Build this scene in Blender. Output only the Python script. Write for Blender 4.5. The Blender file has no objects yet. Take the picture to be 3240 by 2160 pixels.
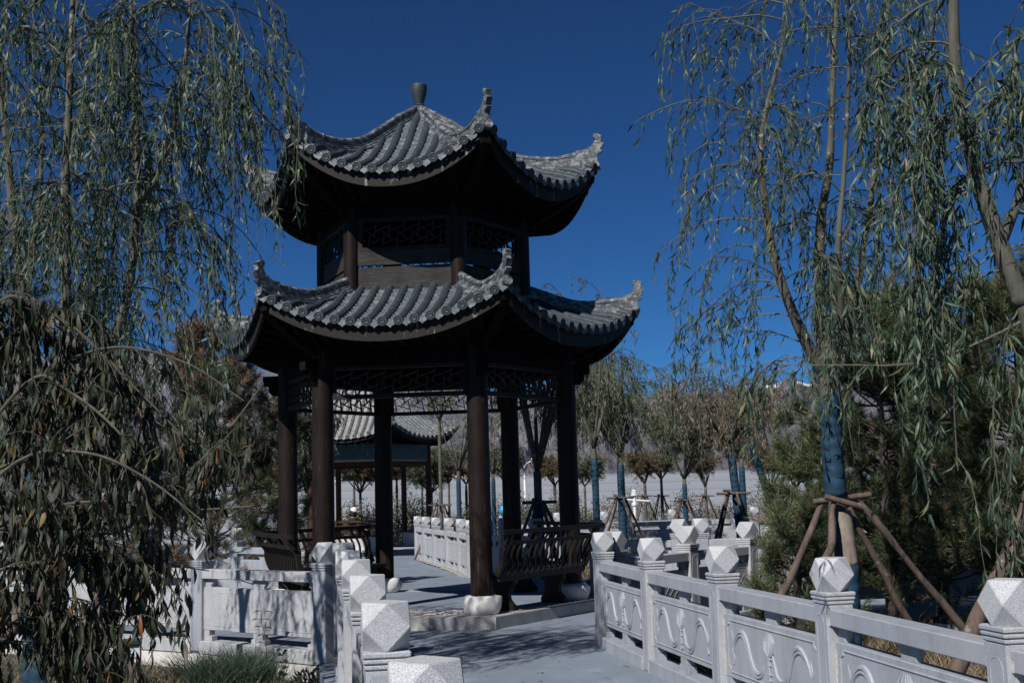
import bpy, math, random
import numpy as np
from mathutils import Matrix, Vector, Euler

SC = bpy.context.scene
COL = SC.collection
R = math.radians
PI = math.pi

# ------------------------------------------------------------------ camera, sky, sun
F_PX, PITCH, ROLL, EYE = 3736.2, 0.1261, -0.028, 1.6       # focal length for a 3240 px wide frame
_c, _s, _cr, _sr = math.cos(PITCH), math.sin(PITCH), math.cos(ROLL), math.sin(ROLL)
FW = np.array([0, _c, _s])
RT = np.array([_cr, -_s * _sr, _c * _sr])
UP = np.array([-_sr, -_s * _cr, _c * _cr])
cam_d = bpy.data.cameras.new("camera")
cam = bpy.data.objects.new("camera", cam_d)
COL.objects.link(cam)
cam_d.sensor_width = 36
cam_d.lens = F_PX / 3240 * 36
cam_d.clip_start = 0.1
cam_d.clip_end = 20000
m = Matrix.Identity(4)
for i in range(3):
    m[i][0], m[i][1], m[i][2] = RT[i], UP[i], -FW[i]
m[0][3], m[1][3], m[2][3] = 0, 0, EYE
cam.matrix_world = m
SC.camera = cam

SUN_AZ, SUN_EL = 237.0, 42.0            # direction to the sun, degrees counter-clockwise from +X
W = bpy.data.worlds.new("World")
SC.world = W
W.use_nodes = True
wn = W.node_tree
sky = wn.nodes.new("ShaderNodeTexSky")
sky.sky_type = 'NISHITA'
sky.sun_disc = False
sky.sun_elevation = R(SUN_EL)
sky.sun_rotation = R(90 - SUN_AZ)
sky.altitude = 3700
sky.air_density = 1.0
sky.dust_density = 0.3
sky.ozone_density = 3.0
bg = wn.nodes["Background"]
bg.inputs["Strength"].default_value = 0.054
tint = wn.nodes.new("ShaderNodeMix")          # deep high-altitude blue
tint.data_type = 'RGBA'
tint.blend_type = 'MULTIPLY'
tint.inputs[0].default_value = 1.0
tint.inputs[7].default_value = (0.163, 0.445, 0.587, 1)
wn.links.new(sky.outputs[0], tint.inputs[6])
gam = wn.nodes.new("ShaderNodeGamma")          # steeper fall from the pale horizon to the dark zenith
gam.inputs["Gamma"].default_value = 1.35
wn.links.new(tint.outputs[2], gam.inputs["Color"])
wn.links.new(gam.outputs[0], bg.inputs["Color"])
sun_d = bpy.data.lights.new("sun", 'SUN')
sun_d.energy = 5.0
sun_d.angle = R(0.53)
sun_d.color = (1.0, 0.965, 0.92)
sun = bpy.data.objects.new("sun", sun_d)
COL.objects.link(sun)
sd = Vector((math.cos(R(SUN_AZ)) * math.cos(R(SUN_EL)), math.sin(R(SUN_AZ)) * math.cos(R(SUN_EL)), math.sin(R(SUN_EL))))
sun.rotation_euler = sd.to_track_quat('Z', 'Y').to_euler()
sun.location = (-10, -15, 20)
SC.view_settings.view_transform = 'Standard'
SC.view_settings.look = 'None'
SC.view_settings.exposure = 0.15
SC.view_settings.gamma = 1.0
SC.cycles.max_bounces = 5
SC.cycles.transparent_max_bounces = 8
SC.cycles.use_denoising = True


def at(x, y, Y):
    """world point seen at photograph pixel (x, y) at distance Y in front of the camera"""
    d = FW + RT * ((x - 1620) / F_PX) - UP * ((y - 1080) / F_PX)
    return np.array([0, 0, EYE]) + d * (Y / d[1])


# ------------------------------------------------------------------ materials
def nmat(name):
    mt = bpy.data.materials.new(name)
    mt.use_nodes = True
    nt = mt.node_tree
    return mt, nt, nt.nodes["Principled BSDF"]


def nd(nt, kind, **kw):
    n = nt.nodes.new("ShaderNode" + kind)
    for k, v in kw.items():
        if k in n.inputs:
            n.inputs[k].default_value = v
        else:
            setattr(n, k, v)
    return n


def ramp(nt, fac, stops):
    r = nt.nodes.new("ShaderNodeValToRGB")
    el = r.color_ramp.elements
    while len(el) < len(stops):
        el.new(0.5)
    for e, (p, c) in zip(el, stops):
        e.position = p
        e.color = (c[0], c[1], c[2], 1) if len(c) == 3 else c
    nt.links.new(fac, r.inputs[0])
    return r.outputs[0]


def noise(nt, scale, detail=4, rough=0.6, co=None, stretch=None):
    n = nd(nt, "TexNoise", Scale=scale, Detail=detail, Roughness=rough)
    if co is None:
        co = nt.nodes.new("ShaderNodeNewGeometry").outputs["Position"]
    if stretch:
        mp = nd(nt, "Mapping")
        mp.inputs["Scale"].default_value = stretch
        nt.links.new(co, mp.inputs[0])
        co = mp.outputs[0]
    nt.links.new(co, n.inputs["Vector"])
    return n.outputs["Fac"]


def mixc(nt, fac, a, b, mode='MIX'):
    mx = nt.nodes.new("ShaderNodeMix")
    mx.data_type = 'RGBA'
    mx.blend_type = mode
    for sock, v in ((mx.inputs[0], fac), (mx.inputs[6], a), (mx.inputs[7], b)):
        if hasattr(v, "is_output"):
            nt.links.new(v, sock)
        elif isinstance(v, (int, float)):
            sock.default_value = v
        else:
            sock.default_value = (v[0], v[1], v[2], 1)
    return mx.outputs[2]


def bump(nt, p, fac, strength, dist):
    b = nd(nt, "Bump", Strength=strength, Distance=dist)
    nt.links.new(fac, b.inputs["Height"])
    nt.links.new(b.outputs[0], p.inputs["Normal"])


def objco(nt):
    return nt.nodes.new("ShaderNodeTexCoord").outputs["Object"]


def granite(name, lo, hi, rough, speck=260, bumpd=0.002, stain=True):
    mt, nt, p = nmat(name)
    a = noise(nt, speck, 2, 0.7)
    c = ramp(nt, a, [(0.34, lo), (0.5, [(x + y) / 2 for x, y in zip(lo, hi)]), (0.6, hi)])
    if stain:
        b = noise(nt, 5.0, 6, 0.7, stretch=(1, 1, 0.35))
        c = mixc(nt, ramp(nt, b, [(0.42, (0, 0, 0)), (0.70, (0.55, 0.55, 0.55))]), c, (0.55, 0.55, 0.54), 'MULTIPLY')
        d = noise(nt, 2.2, 5, 0.7)
        c = mixc(nt, ramp(nt, d, [(0.5, (0, 0, 0)), (0.78, (0.28, 0.28, 0.28))]), c, (0.42, 0.38, 0.32))
    nt.links.new(c, p.inputs["Base Color"])
    p.inputs["Roughness"].default_value = rough
    bump(nt, p, noise(nt, speck * 0.6, 3), 0.5, bumpd)
    return mt


def wood(name, c0, c1, rough=0.55, along='z', worn=None):
    mt, nt, p = nmat(name)
    st = {'z': (14, 14, 0.9), 'x': (1.2, 14, 14)}[along]
    a = noise(nt, 5, 6, 0.65, co=objco(nt), stretch=st)
    c = ramp(nt, a, [(0.35, c0), (0.65, c1)])
    b = noise(nt, 3.0, 5, 0.6)
    c = mixc(nt, ramp(nt, b, [(0.45, (0, 0, 0)), (0.7, (0.6, 0.6, 0.6))]), c, [x * 0.45 for x in c0])
    if worn:
        w = noise(nt, 16, 6, 0.75, co=objco(nt), stretch=(1, 1, 0.12) if along == 'z' else (0.12, 1, 1))
        c = mixc(nt, ramp(nt, w, [(0.60, (0, 0, 0)), (0.70, (0.6, 0.6, 0.6))]), c, worn)
    nt.links.new(c, p.inputs["Base Color"])
    p.inputs["Roughness"].default_value = rough
    p.inputs["Specular IOR Level"].default_value = 0.15
    bump(nt, p, a, 0.4, 0.004)
    return mt


def leafmat(name, stops, rough=0.45, trans=0.25):
    """colour differs leaf by leaf"""
    mt, nt, p = nmat(name)
    g = nt.nodes.new("ShaderNodeNewGeometry")
    c = ramp(nt, g.outputs["Random Per Island"], stops)
    nt.links.new(c, p.inputs["Base Color"])
    p.inputs["Roughness"].default_value = rough
    if trans:
        t = nd(nt, "BsdfTranslucent")
        nt.links.new(mixc(nt, 1.0, c, (0.9, 1.0, 0.5), 'MULTIPLY'), t.inputs[0])
        mx = nd(nt, "MixShader")
        mx.inputs[0].default_value = trans
        nt.links.new(p.outputs[0], mx.inputs[1])
        nt.links.new(t.outputs[0], mx.inputs[2])
        nt.links.new(mx.outputs[0], nt.nodes["Material Output"].inputs[0])
    return mt


def plain(name, c, rough=0.6, var=0.25, scale=8, metal=0.0):
    mt, nt, p = nmat(name)
    a = noise(nt, scale, 5, 0.65)
    cc = ramp(nt, a, [(0.3, [x * (1 - var) for x in c]), (0.7, [min(1, x * (1 + var)) for x in c])])
    nt.links.new(cc, p.inputs["Base Color"])
    p.inputs["Roughness"].default_value = rough
    p.inputs["Metallic"].default_value = metal
    return mt


M = {}
M['granite'] = granite("bush_hammered_granite", (0.22, 0.23, 0.248), (0.52, 0.53, 0.55), 0.85)
M['honed'] = granite("honed_granite", (0.20, 0.22, 0.25), (0.39, 0.415, 0.465), 0.6, 320, 0.0006)
M['cap'] = granite("finial_granite", (0.24, 0.25, 0.265), (0.55, 0.56, 0.58), 0.85, 260, 0.002, stain=False)
M['kerb'] = granite("kerb_granite", (0.17, 0.17, 0.175), (0.48, 0.47, 0.46), 0.85, 200, 0.002)
M['column'] = wood("column_lacquer", (0.010, 0.0066, 0.0052), (0.021, 0.0138, 0.0108), 0.5, 'z', (0.13, 0.115, 0.105))
M['wood'] = wood("dark_wood", (0.014, 0.012, 0.0105), (0.028, 0.023, 0.020), 0.6, 'x')
M['lit_fret'] = wood("lit_fretwork_wood", (0.026, 0.023, 0.021), (0.045, 0.040, 0.037), 0.6, 'x')  # lighter copy of the dark wood; faint light on the lattice painted in
M['shade_black_wood'] = wood("shade_darkened_wood", (0.006, 0.0052, 0.0048), (0.011, 0.0095, 0.0085), 0.7, 'x')  # near-black wood; shade under the eaves is put into its colour
M['board'] = wood("weathered_board", (0.024, 0.022, 0.0205), (0.054, 0.050, 0.047), 0.7, 'x', (0.16, 0.155, 0.15))
M['bench'] = wood("bench_wood", (0.010, 0.008, 0.0068), (0.021, 0.017, 0.0145), 0.5, 'x')
M['redwood'] = wood("red_brown_wood", (0.05, 0.022, 0.014), (0.10, 0.045, 0.028), 0.5, 'x')
M['shade_black_wood'].node_tree.nodes["Principled BSDF"].inputs["Specular IOR Level"].default_value = 0.04
M['whitewash'] = plain("white_painted_stone", (0.70, 0.675, 0.655), 0.7, 0.16, 9)
M['mortar'] = plain("cream_mortar", (0.46, 0.43, 0.375), 0.9, 0.25, 25)
M['plaster'] = plain("white_plaster", (0.56, 0.54, 0.51), 0.8, 0.28, 3)


def tile_mat(name, lo, hi, lime, amt):
    mt, nt, p = nmat(name)
    a = noise(nt, 9, 6, 0.7)
    c = ramp(nt, a, [(0.3, lo), (0.7, hi)])
    l1 = noise(nt, 11, 9, 0.74, stretch=(1, 1, 1.8))
    c = mixc(nt, ramp(nt, l1, [(amt - 0.05, (0, 0, 0)), (amt + 0.10, (0.75, 0.75, 0.75))]), c, lime)
    f = noise(nt, 60, 3, 0.7)
    c = mixc(nt, 0.35, c, ramp(nt, f, [(0.3, (0.3, 0.3, 0.3)), (0.7, (1, 1, 1))]), 'MULTIPLY')
    nt.links.new(c, p.inputs["Base Color"])
    p.inputs["Roughness"].default_value = 0.6
    bump(nt, p, a, 0.5, 0.01)
    return mt


M['tile'] = tile_mat("grey_clay_tile", (0.015, 0.023, 0.031), (0.037, 0.053, 0.067), (0.26, 0.27, 0.28), 0.64)
M['ridge'] = tile_mat("ridge_brick", (0.026, 0.036, 0.044), (0.068, 0.086, 0.099), (0.46, 0.45, 0.45), 0.53)
M['pan'] = tile_mat("pan_tile", (0.040, 0.055, 0.068), (0.115, 0.136, 0.156), (0.40, 0.40, 0.40), 0.57)
M['oldtile'] = tile_mat("old_tile", (0.18, 0.18, 0.17), (0.38, 0.36, 0.33), (0.48, 0.45, 0.41), 0.56)


def fascia_mat():
    mt, nt, p = nmat("fascia_board")
    a = noise(nt, 5, 6, 0.65, co=objco(nt), stretch=(2, 2, 20))
    c = ramp(nt, a, [(0.3, (0.010, 0.009, 0.008)), (0.7, (0.024, 0.021, 0.0185))])
    w = noise(nt, 5, 4, 0.6, co=objco(nt), stretch=(2.2, 2.2, 0.35))
    c = mixc(nt, ramp(nt, w, [(0.60, (0, 0, 0)), (0.68, (0.7, 0.7, 0.7))]), c, (0.30, 0.29, 0.31))
    nt.links.new(c, p.inputs["Base Color"])
    p.inputs["Specular IOR Level"].default_value = 0.2
    p.inputs["Roughness"].default_value = 0.6
    return mt


M['fascia'] = fascia_mat()


def path_mat():
    mt, nt, p = nmat("blue_grey_washed_aggregate")
    a = noise(nt, 70, 6, 0.85)
    c = ramp(nt, a, [(0.3, (0.125, 0.155, 0.20)), (0.7, (0.245, 0.295, 0.365))])
    b = noise(nt, 1.3, 6, 0.65)
    c = mixc(nt, ramp(nt, b, [(0.35, (0.7, 0.7, 0.7)), (0.65, (0, 0, 0))]), c, (0.14, 0.165, 0.20))
    d = noise(nt, 2.6, 8, 0.75)
    c = mixc(nt, ramp(nt, d, [(0.56, (0, 0, 0)), (0.70, (0.55, 0.55, 0.55))]), c, (0.36, 0.36, 0.37))
    nt.links.new(c, p.inputs["Base Color"])
    p.inputs["Roughness"].default_value = 0.8
    bump(nt, p, a, 0.5, 0.004)
    return mt


M['path'] = path_mat()


def pebble_mat():
    mt, nt, p = nmat("pebble_mosaic")
    v = nd(nt, "TexVoronoi", Scale=26.0)
    v.feature = 'F1'
    co = nt.nodes.new("ShaderNodeNewGeometry").outputs["Position"]
    mp = nd(nt, "Mapping")
    mp.inputs["Scale"].default_value = (1, 0.7, 1)
    nt.links.new(co, mp.inputs[0])
    nt.links.new(mp.outputs[0], v.inputs["Vector"])
    c = ramp(nt, v.outputs["Distance"], [(0.0, (0.72, 0.69, 0.67)), (0.48, (0.60, 0.57, 0.55)), (0.62, (0.10, 0.09, 0.09))])
    nt.links.new(c, p.inputs["Base Color"])
    p.inputs["Roughness"].default_value = 0.6
    b = nd(nt, "Bump", Strength=0.8, Distance=0.01)
    b.invert = True
    nt.links.new(v.outputs["Distance"], b.inputs["Height"])
    nt.links.new(b.outputs[0], p.inputs["Normal"])
    return mt


M['pebble'] = pebble_mat()


def soil_mat():
    mt, nt, p = nmat("garden_soil")
    a = noise(nt, 3, 8, 0.7)
    c = ramp(nt, a, [(0.3, (0.022, 0.019, 0.015)), (0.5, (0.06, 0.05, 0.04)), (0.7, (0.15, 0.125, 0.095))])
    nt.links.new(c, p.inputs["Base Color"])
    p.inputs["Roughness"].default_value = 0.95
    bump(nt, p, noise(nt, 30, 6, 0.7), 0.8, 0.03)
    return mt


M['soil'] = soil_mat()


def mountain_mat():
    mt, nt, p = nmat("bare_rock_slope")
    a = noise(nt, 0.012, 10, 0.68)
    c = ramp(nt, a, [(0.34, (0.060, 0.058, 0.068)), (0.5, (0.110, 0.100, 0.102)), (0.66, (0.205, 0.18, 0.165))])
    b = noise(nt, 0.09, 8, 0.75)
    c = mixc(nt, ramp(nt, b, [(0.5, (0, 0, 0)), (0.62, (0.5, 0.5, 0.5))]), c, (0.05, 0.052, 0.052))
    at_ = nd(nt, "Attribute")
    at_.attribute_name = "snow"
    s = nd(nt, "Math")
    s.operation = 'ADD'
    nt.links.new(at_.outputs["Fac"], s.inputs[0])
    nt.links.new(noise(nt, 0.02, 8, 0.7), s.inputs[1])
    c = mixc(nt, ramp(nt, s.outputs[0], [(0.98, (0, 0, 0)), (1.06, (1, 1, 1))]), c, (0.75, 0.76, 0.80))
    nt.links.new(c, p.inputs["Base Color"])
    p.inputs["Roughness"].default_value = 0.95
    return mt


M['mountain'] = mountain_mat()


def bark_mat(name, lo, hi, scar=(0.30, 0.25, 0.20)):
    mt, nt, p = nmat(name)
    a = noise(nt, 14, 7, 0.7, stretch=(1, 1, 0.3))
    c = ramp(nt, a, [(0.3, lo), (0.68, hi)])
    b = noise(nt, 11, 3, 0.5, stretch=(1, 1, 1.4))
    c = mixc(nt, ramp(nt, b, [(0.66, (0, 0, 0)), (0.70, (0.8, 0.8, 0.8))]), c, scar)
    nt.links.new(c, p.inputs["Base Color"])
    p.inputs["Roughness"].default_value = 0.85
    bump(nt, p, a, 0.7, 0.012)
    return mt


M['bark'] = bark_mat("willow_bark", (0.035, 0.036, 0.028), (0.105, 0.10, 0.078))
M['roughbark'] = bark_mat("pale_fissured_bark", (0.12, 0.095, 0.075), (0.34, 0.285, 0.235))
M['darkbark'] = bark_mat("dark_bark", (0.03, 0.026, 0.022), (0.09, 0.075, 0.06))
M['twig'] = plain("twig_bark", (0.075, 0.07, 0.05), 0.8, 0.4, 20)
M['pole'] = bark_mat("peeled_pole", (0.035, 0.026, 0.021), (0.15, 0.105, 0.082), (0.24, 0.19, 0.16))


def wrap_mat():
    mt, nt, p = nmat("blue_cloth_wrap")
    w = nd(nt, "TexWave", Scale=3.2, Distortion=6.0, Detail=4.0)
    w.bands_direction = 'Z'
    co = nt.nodes.new("ShaderNodeNewGeometry").outputs["Position"]
    nt.links.new(co, w.inputs["Vector"])
    c = ramp(nt, w.outputs["Fac"], [(0.1, (0.003, 0.027, 0.055)), (0.8, (0.004, 0.048, 0.096))])
    n = noise(nt, 20, 5)
    c = mixc(nt, ramp(nt, n, [(0.35, (0.6, 0.6, 0.6)), (0.65, (0, 0, 0))]), c, (0.004, 0.018, 0.030))
    nt.links.new(c, p.inputs["Base Color"])
    p.inputs["Roughness"].default_value = 0.8
    bump(nt, p, w.outputs["Fac"], 0.35, 0.012)
    return mt


M['wrap'] = wrap_mat()
M['willow_leaf'] = leafmat("willow_leaf", [(0.0, (0.026, 0.056, 0.036)), (0.45, (0.052, 0.095, 0.058)), (0.85, (0.095, 0.145, 0.088)), (0.98, (0.19, 0.19, 0.085))], 0.52, 0.30)
M['far_leaf'] = leafmat("sun_paled_willow_leaf", [(0.0, (0.05, 0.078, 0.045)), (0.5, (0.09, 0.125, 0.07)), (0.85, (0.15, 0.18, 0.105)), (0.98, (0.24, 0.20, 0.10))], 0.5, 0.25)  # leaf greens paled so that sunlight is part of their colour
M['dry_leaf'] = leafmat("dry_willow_leaf", [(0.0, (0.06, 0.055, 0.035)), (0.35, (0.12, 0.095, 0.06)), (0.7, (0.20, 0.155, 0.105)), (0.92, (0.34, 0.29, 0.21))], 0.6, 0.25)
M['orange_leaf'] = leafmat("autumn_leaf", [(0.0, (0.05, 0.058, 0.028)), (0.45, (0.10, 0.082, 0.038)), (1.0, (0.22, 0.12, 0.045))], 0.6, 0.25)
M['peach_leaf'] = leafmat("broad_drooping_leaf", [(0.0, (0.012, 0.024, 0.012)), (0.5, (0.026, 0.040, 0.018)), (0.74, (0.055, 0.050, 0.030)), (0.90, (0.10, 0.085, 0.068)), (0.95, (0.09, 0.105, 0.035)), (0.985, (0.24, 0.09, 0.03))], 0.6, 0.22)
M['pine'] = leafmat("pine_needle", [(0.0, (0.032, 0.052, 0.018)), (0.6, (0.064, 0.090, 0.032)), (1.0, (0.12, 0.14, 0.058))], 0.55, 0.0)
M['brown_pine'] = leafmat("browned_needle", [(0.0, (0.10, 0.06, 0.032)), (0.6, (0.19, 0.11, 0.058)), (1.0, (0.28, 0.17, 0.095))], 0.6, 0.0)
M['shrub_leaf'] = leafmat("shrub_leaf", [(0.0, (0.03, 0.042, 0.024)), (0.6, (0.06, 0.075, 0.04)), (1.0, (0.11, 0.11, 0.06))], 0.5, 0.1)
M['brown_shrub'] = leafmat("brown_shrub_leaf", [(0.0, (0.06, 0.05, 0.034)), (0.6, (0.12, 0.095, 0.06)), (1.0, (0.20, 0.15, 0.09))], 0.6, 0.1)
M['dry_grass'] = leafmat("dry_grass", [(0.0, (0.12, 0.09, 0.055)), (0.5, (0.24, 0.18, 0.11)), (1.0, (0.40, 0.32, 0.21))], 0.7, 0.2)
M['green_grass'] = leafmat("green_grass", [(0.0, (0.03, 0.055, 0.035)), (0.6, (0.05, 0.085, 0.055)), (1.0, (0.10, 0.13, 0.08))], 0.6, 0.2)
M['dark_metal'] = plain("dark_metal", (0.03, 0.032, 0.035), 0.5, 0.2, 20)
M['lamp_panel'] = plain("white_acrylic", (0.65, 0.67, 0.70), 0.4, 0.04)
M['white_metal'] = plain("white_metal", (0.7, 0.72, 0.74), 0.4, 0.05)
M['cloth_black'] = plain("black_cloth", (0.012, 0.012, 0.015), 0.9, 0.3, 30)
M['cap_cloth'] = plain("cream_cap_cloth", (0.75, 0.70, 0.66), 0.8, 0.05)
M['skin'] = plain("skin", (0.45, 0.28, 0.20), 0.6, 0.05)
M['hair'] = plain("dark_hair", (0.012, 0.010, 0.009), 0.5, 0.2, 60)
M['bag'] = plain("blue_plastic_bag", (0.02, 0.30, 0.55), 0.4, 0.2)
M['cream_wall'] = plain("cream_wall", (0.62, 0.50, 0.33), 0.85, 0.1, 0.8)
M['grey_roof'] = plain("grey_sheet_roof", (0.12, 0.125, 0.135), 0.6, 0.15, 0.7)
M['dark_glass'] = plain("dark_glass", (0.02, 0.025, 0.03), 0.2, 0.2)


def hoarding_mat():
    mt, nt, p = nmat("corrugated_sheet")
    w = nd(nt, "TexWave", Scale=0.85)
    w.bands_direction = 'Z'
    w.wave_profile = 'SAW'
    co = nt.nodes.new("ShaderNodeNewGeometry").outputs["Position"]
    nt.links.new(co, w.inputs["Vector"])
    c = ramp(nt, w.outputs["Fac"], [(0.0, (0.27, 0.29, 0.33)), (0.93, (0.30, 0.32, 0.36)), (0.97, (0.15, 0.165, 0.20))])
    nt.links.new(c, p.inputs["Base Color"])
    p.inputs["Roughness"].default_value = 0.5
    return mt


M['hoarding'] = hoarding_mat()


def painted_mat():
    mt, nt, p = nmat("painted_beam")
    v = nd(nt, "TexVoronoi", Scale=9.0)
    nt.links.new(nt.nodes.new("ShaderNodeNewGeometry").outputs["Position"], v.inputs["Vector"])
    c = ramp(nt, v.outputs["Distance"], [(0.1, (0.16, 0.19, 0.15)), (0.35, (0.03, 0.07, 0.13)), (0.6, (0.03, 0.08, 0.08))])
    nt.links.new(c, p.inputs["Base Color"])
    return mt


M['painted'] = painted_mat()
M['fringe'] = plain("cream_fringe", (0.45, 0.36, 0.22), 0.7, 0.3, 14)


# ------------------------------------------------------------------ mesh builder
def nrm(v):
    v = np.asarray(v, float)
    return v / (np.linalg.norm(v, axis=-1, keepdims=True) + 1e-12)


class MB:
    def __init__(self):
        self.v, self.f, self.n = [], [], 0

    def add(self, V, Fs):
        V = np.asarray(V, float).reshape(-1, 3)
        if isinstance(Fs, np.ndarray):
            self.f.append((Fs + self.n))
        else:
            by = {}
            for q in Fs:
                by.setdefault(len(q), []).append(q)
            for k, l in by.items():
                self.f.append(np.array(l, int) + self.n)
        self.v.append(V)
        self.n += len(V)
        return self

    def box(self, lo, hi, mat=None):
        a, b = np.asarray(lo, float), np.asarray(hi, float)
        V = np.array([[a[0] if i & 1 == 0 else b[0], a[1] if i & 2 == 0 else b[1], a[2] if i & 4 == 0 else b[2]] for i in range(8)])
        if mat is not None:
            V = V @ np.array(mat)[:3, :3].T + np.array(mat)[:3, 3]
        return self.add(V, [(0, 2, 3, 1), (4, 5, 7, 6), (0, 1, 5, 4), (2, 6, 7, 3), (0, 4, 6, 2), (1, 3, 7, 5)])

    def cbox(self, lo, hi, c):
        """box with chamfered vertical and top edges (cut along z)"""
        (x0, y0, z0), (x1, y1, z1) = lo, hi
        poly = [(x0 + c, y0), (x1 - c, y0), (x1, y0 + c), (x1, y1 - c), (x1 - c, y1), (x0 + c, y1), (x0, y1 - c), (x0, y0 + c)]
        inn = [(x0 + 2 * c, y0 + c), (x1 - 2 * c, y0 + c), (x1 - c, y0 + 2 * c), (x1 - c, y1 - 2 * c), (x1 - 2 * c, y1 - c), (x0 + 2 * c, y1 - c), (x0 + c, y1 - 2 * c), (x0 + c, y0 + 2 * c)]
        V = [(x, y, z0 + c) for x, y in poly] + [(x, y, z1 - c) for x, y in poly] + [(x, y, z1) for x, y in inn] + [(x, y, z0) for x, y in inn]
        Fs = [tuple(range(16, 24)), tuple(range(31, 23, -1))]
        for i in range(8):
            j = (i + 1) % 8
            Fs += [(i, j, 8 + j, 8 + i), (8 + i, 8 + j, 16 + j, 16 + i), (24 + i, 24 + j, j, i)]
        return self.add(V, Fs)

    def bar(self, p, q, w, h, up=(0, 0, 1)):
        p, q = np.asarray(p, float), np.asarray(q, float)
        d = nrm(q - p)
        s = nrm(np.cross(d, np.asarray(up, float)))
        u = np.cross(s, d)
        V = [b + s * (w / 2 * i) + u * (h / 2 * j) for b in (p, q) for i, j in ((-1, -1), (1, -1), (1, 1), (-1, 1))]
        return self.add(V, [(3, 2, 1, 0), (4, 5, 6, 7), (0, 1, 5, 4), (1, 2, 6, 5), (2, 3, 7, 6), (3, 0, 4, 7)])

    def tube(self, pts, rad, n=8, caps=True):
        P = np.asarray(pts, float)
        K = len(P)
        r = np.full(K, rad, float) if np.isscalar(rad) else np.asarray(rad, float)
        T = nrm(np.gradient(P, axis=0))
        a = np.array([0, 0, 1.0]) if abs(T[0][2]) < 0.9 else np.array([1.0, 0, 0])
        U = np.zeros_like(P)
        U[0] = nrm(np.cross(T[0], a))
        for i in range(1, K):
            U[i] = nrm(U[i - 1] - T[i] * (U[i - 1] @ T[i]))
        Wv = np.cross(T, U)
        th = np.arange(n) * 2 * PI / n
        V = P[:, None] + r[:, None, None] * (np.cos(th)[None, :, None] * U[:, None] + np.sin(th)[None, :, None] * Wv[:, None])
        i = np.arange(K - 1)[:, None] * n
        j = np.arange(n)[None]
        jn = (j + 1) % n
        Fq = np.stack([i + j, i + jn, i + n + jn, i + n + j], -1).reshape(-1, 4)
        b = self.n
        self.add(V, Fq)
        if caps:
            self.f.append(np.array([list(range(b + n - 1, b - 1, -1))]))
            self.f.append(np.array([list(range(b + (K - 1) * n, b + K * n))]))
        return self

    def grid(self, P, flip=False):
        P = np.asarray(P, float)
        a, b = P.shape[:2]
        i = np.arange(a - 1)[:, None] * b + np.arange(b - 1)[None]
        q = np.stack([i, i + 1, i + b + 1, i + b], -1).reshape(-1, 4)
        return self.add(P, q[:, ::-1] if flip else q)

    def lathe(self, prof, n=24, org=(0, 0, 0), ax=None, jit=0):
        """prof: (r, h) pairs from bottom to top; ax: (u, v, w) axes"""
        u, v, w = (np.eye(3) if ax is None else np.asarray(ax, float))
        th = np.arange(n) * 2 * PI / n
        V = np.array([[np.asarray(org) + u * (r * math.cos(t)) + v * (r * math.sin(t)) + w * h for t in th] for r, h in prof])
        K = len(prof)
        i = np.arange(K - 1)[:, None] * n
        j = np.arange(n)[None]
        jn = (j + 1) % n
        Fq = np.stack([i + j, i + jn, i + n + jn, i + n + j], -1).reshape(-1, 4)
        b = self.n
        self.add(V, Fq)
        self.f.append(np.array([list(range(b + n - 1, b - 1, -1))]))
        self.f.append(np.array([list(range(b + (K - 1) * n, b + K * n))]))
        return self

    def prism(self, poly, org, ex, ey, ez, t0, t1):
        """2-D outline in the plane (ex, ey) given thickness along ez"""
        org, ex, ey, ez = (np.asarray(k, float) for k in (org, ex, ey, ez))
        n = len(poly)
        V = [org + ex * x + ey * y + ez * t for t in (t0, t1) for x, y in poly]
        Fs = [tuple(range(n - 1, -1, -1)), tuple(range(n, 2 * n))] + [(i, (i + 1) % n, n + (i + 1) % n, n + i) for i in range(n)]
        return self.add(V, Fs)

    def sweep(self, pts, prof, up=(0, 0, 1)):
        """closed profile (side, up) swept along pts"""
        P = np.asarray(pts, float)
        T = nrm(np.gradient(P, axis=0))
        S = nrm(np.cross(T, np.asarray(up, float)))
        U = np.cross(S, T)
        pr = np.asarray(prof, float)
        n, K = len(pr), len(P)
        V = P[:, None] + S[:, None] * pr[None, :, :1] + U[:, None] * pr[None, :, 1:]
        i = np.arange(K - 1)[:, None] * n
        j = np.arange(n)[None]
        jn = (j + 1) % n
        b = self.n
        self.add(V, np.stack([i + j, i + jn, i + n + jn, i + n + j], -1).reshape(-1, 4))
        self.f.append(np.array([list(range(b + n - 1, b - 1, -1))]))
        self.f.append(np.array([list(range(b + (K - 1) * n, b + K * n))]))
        return self

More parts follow.
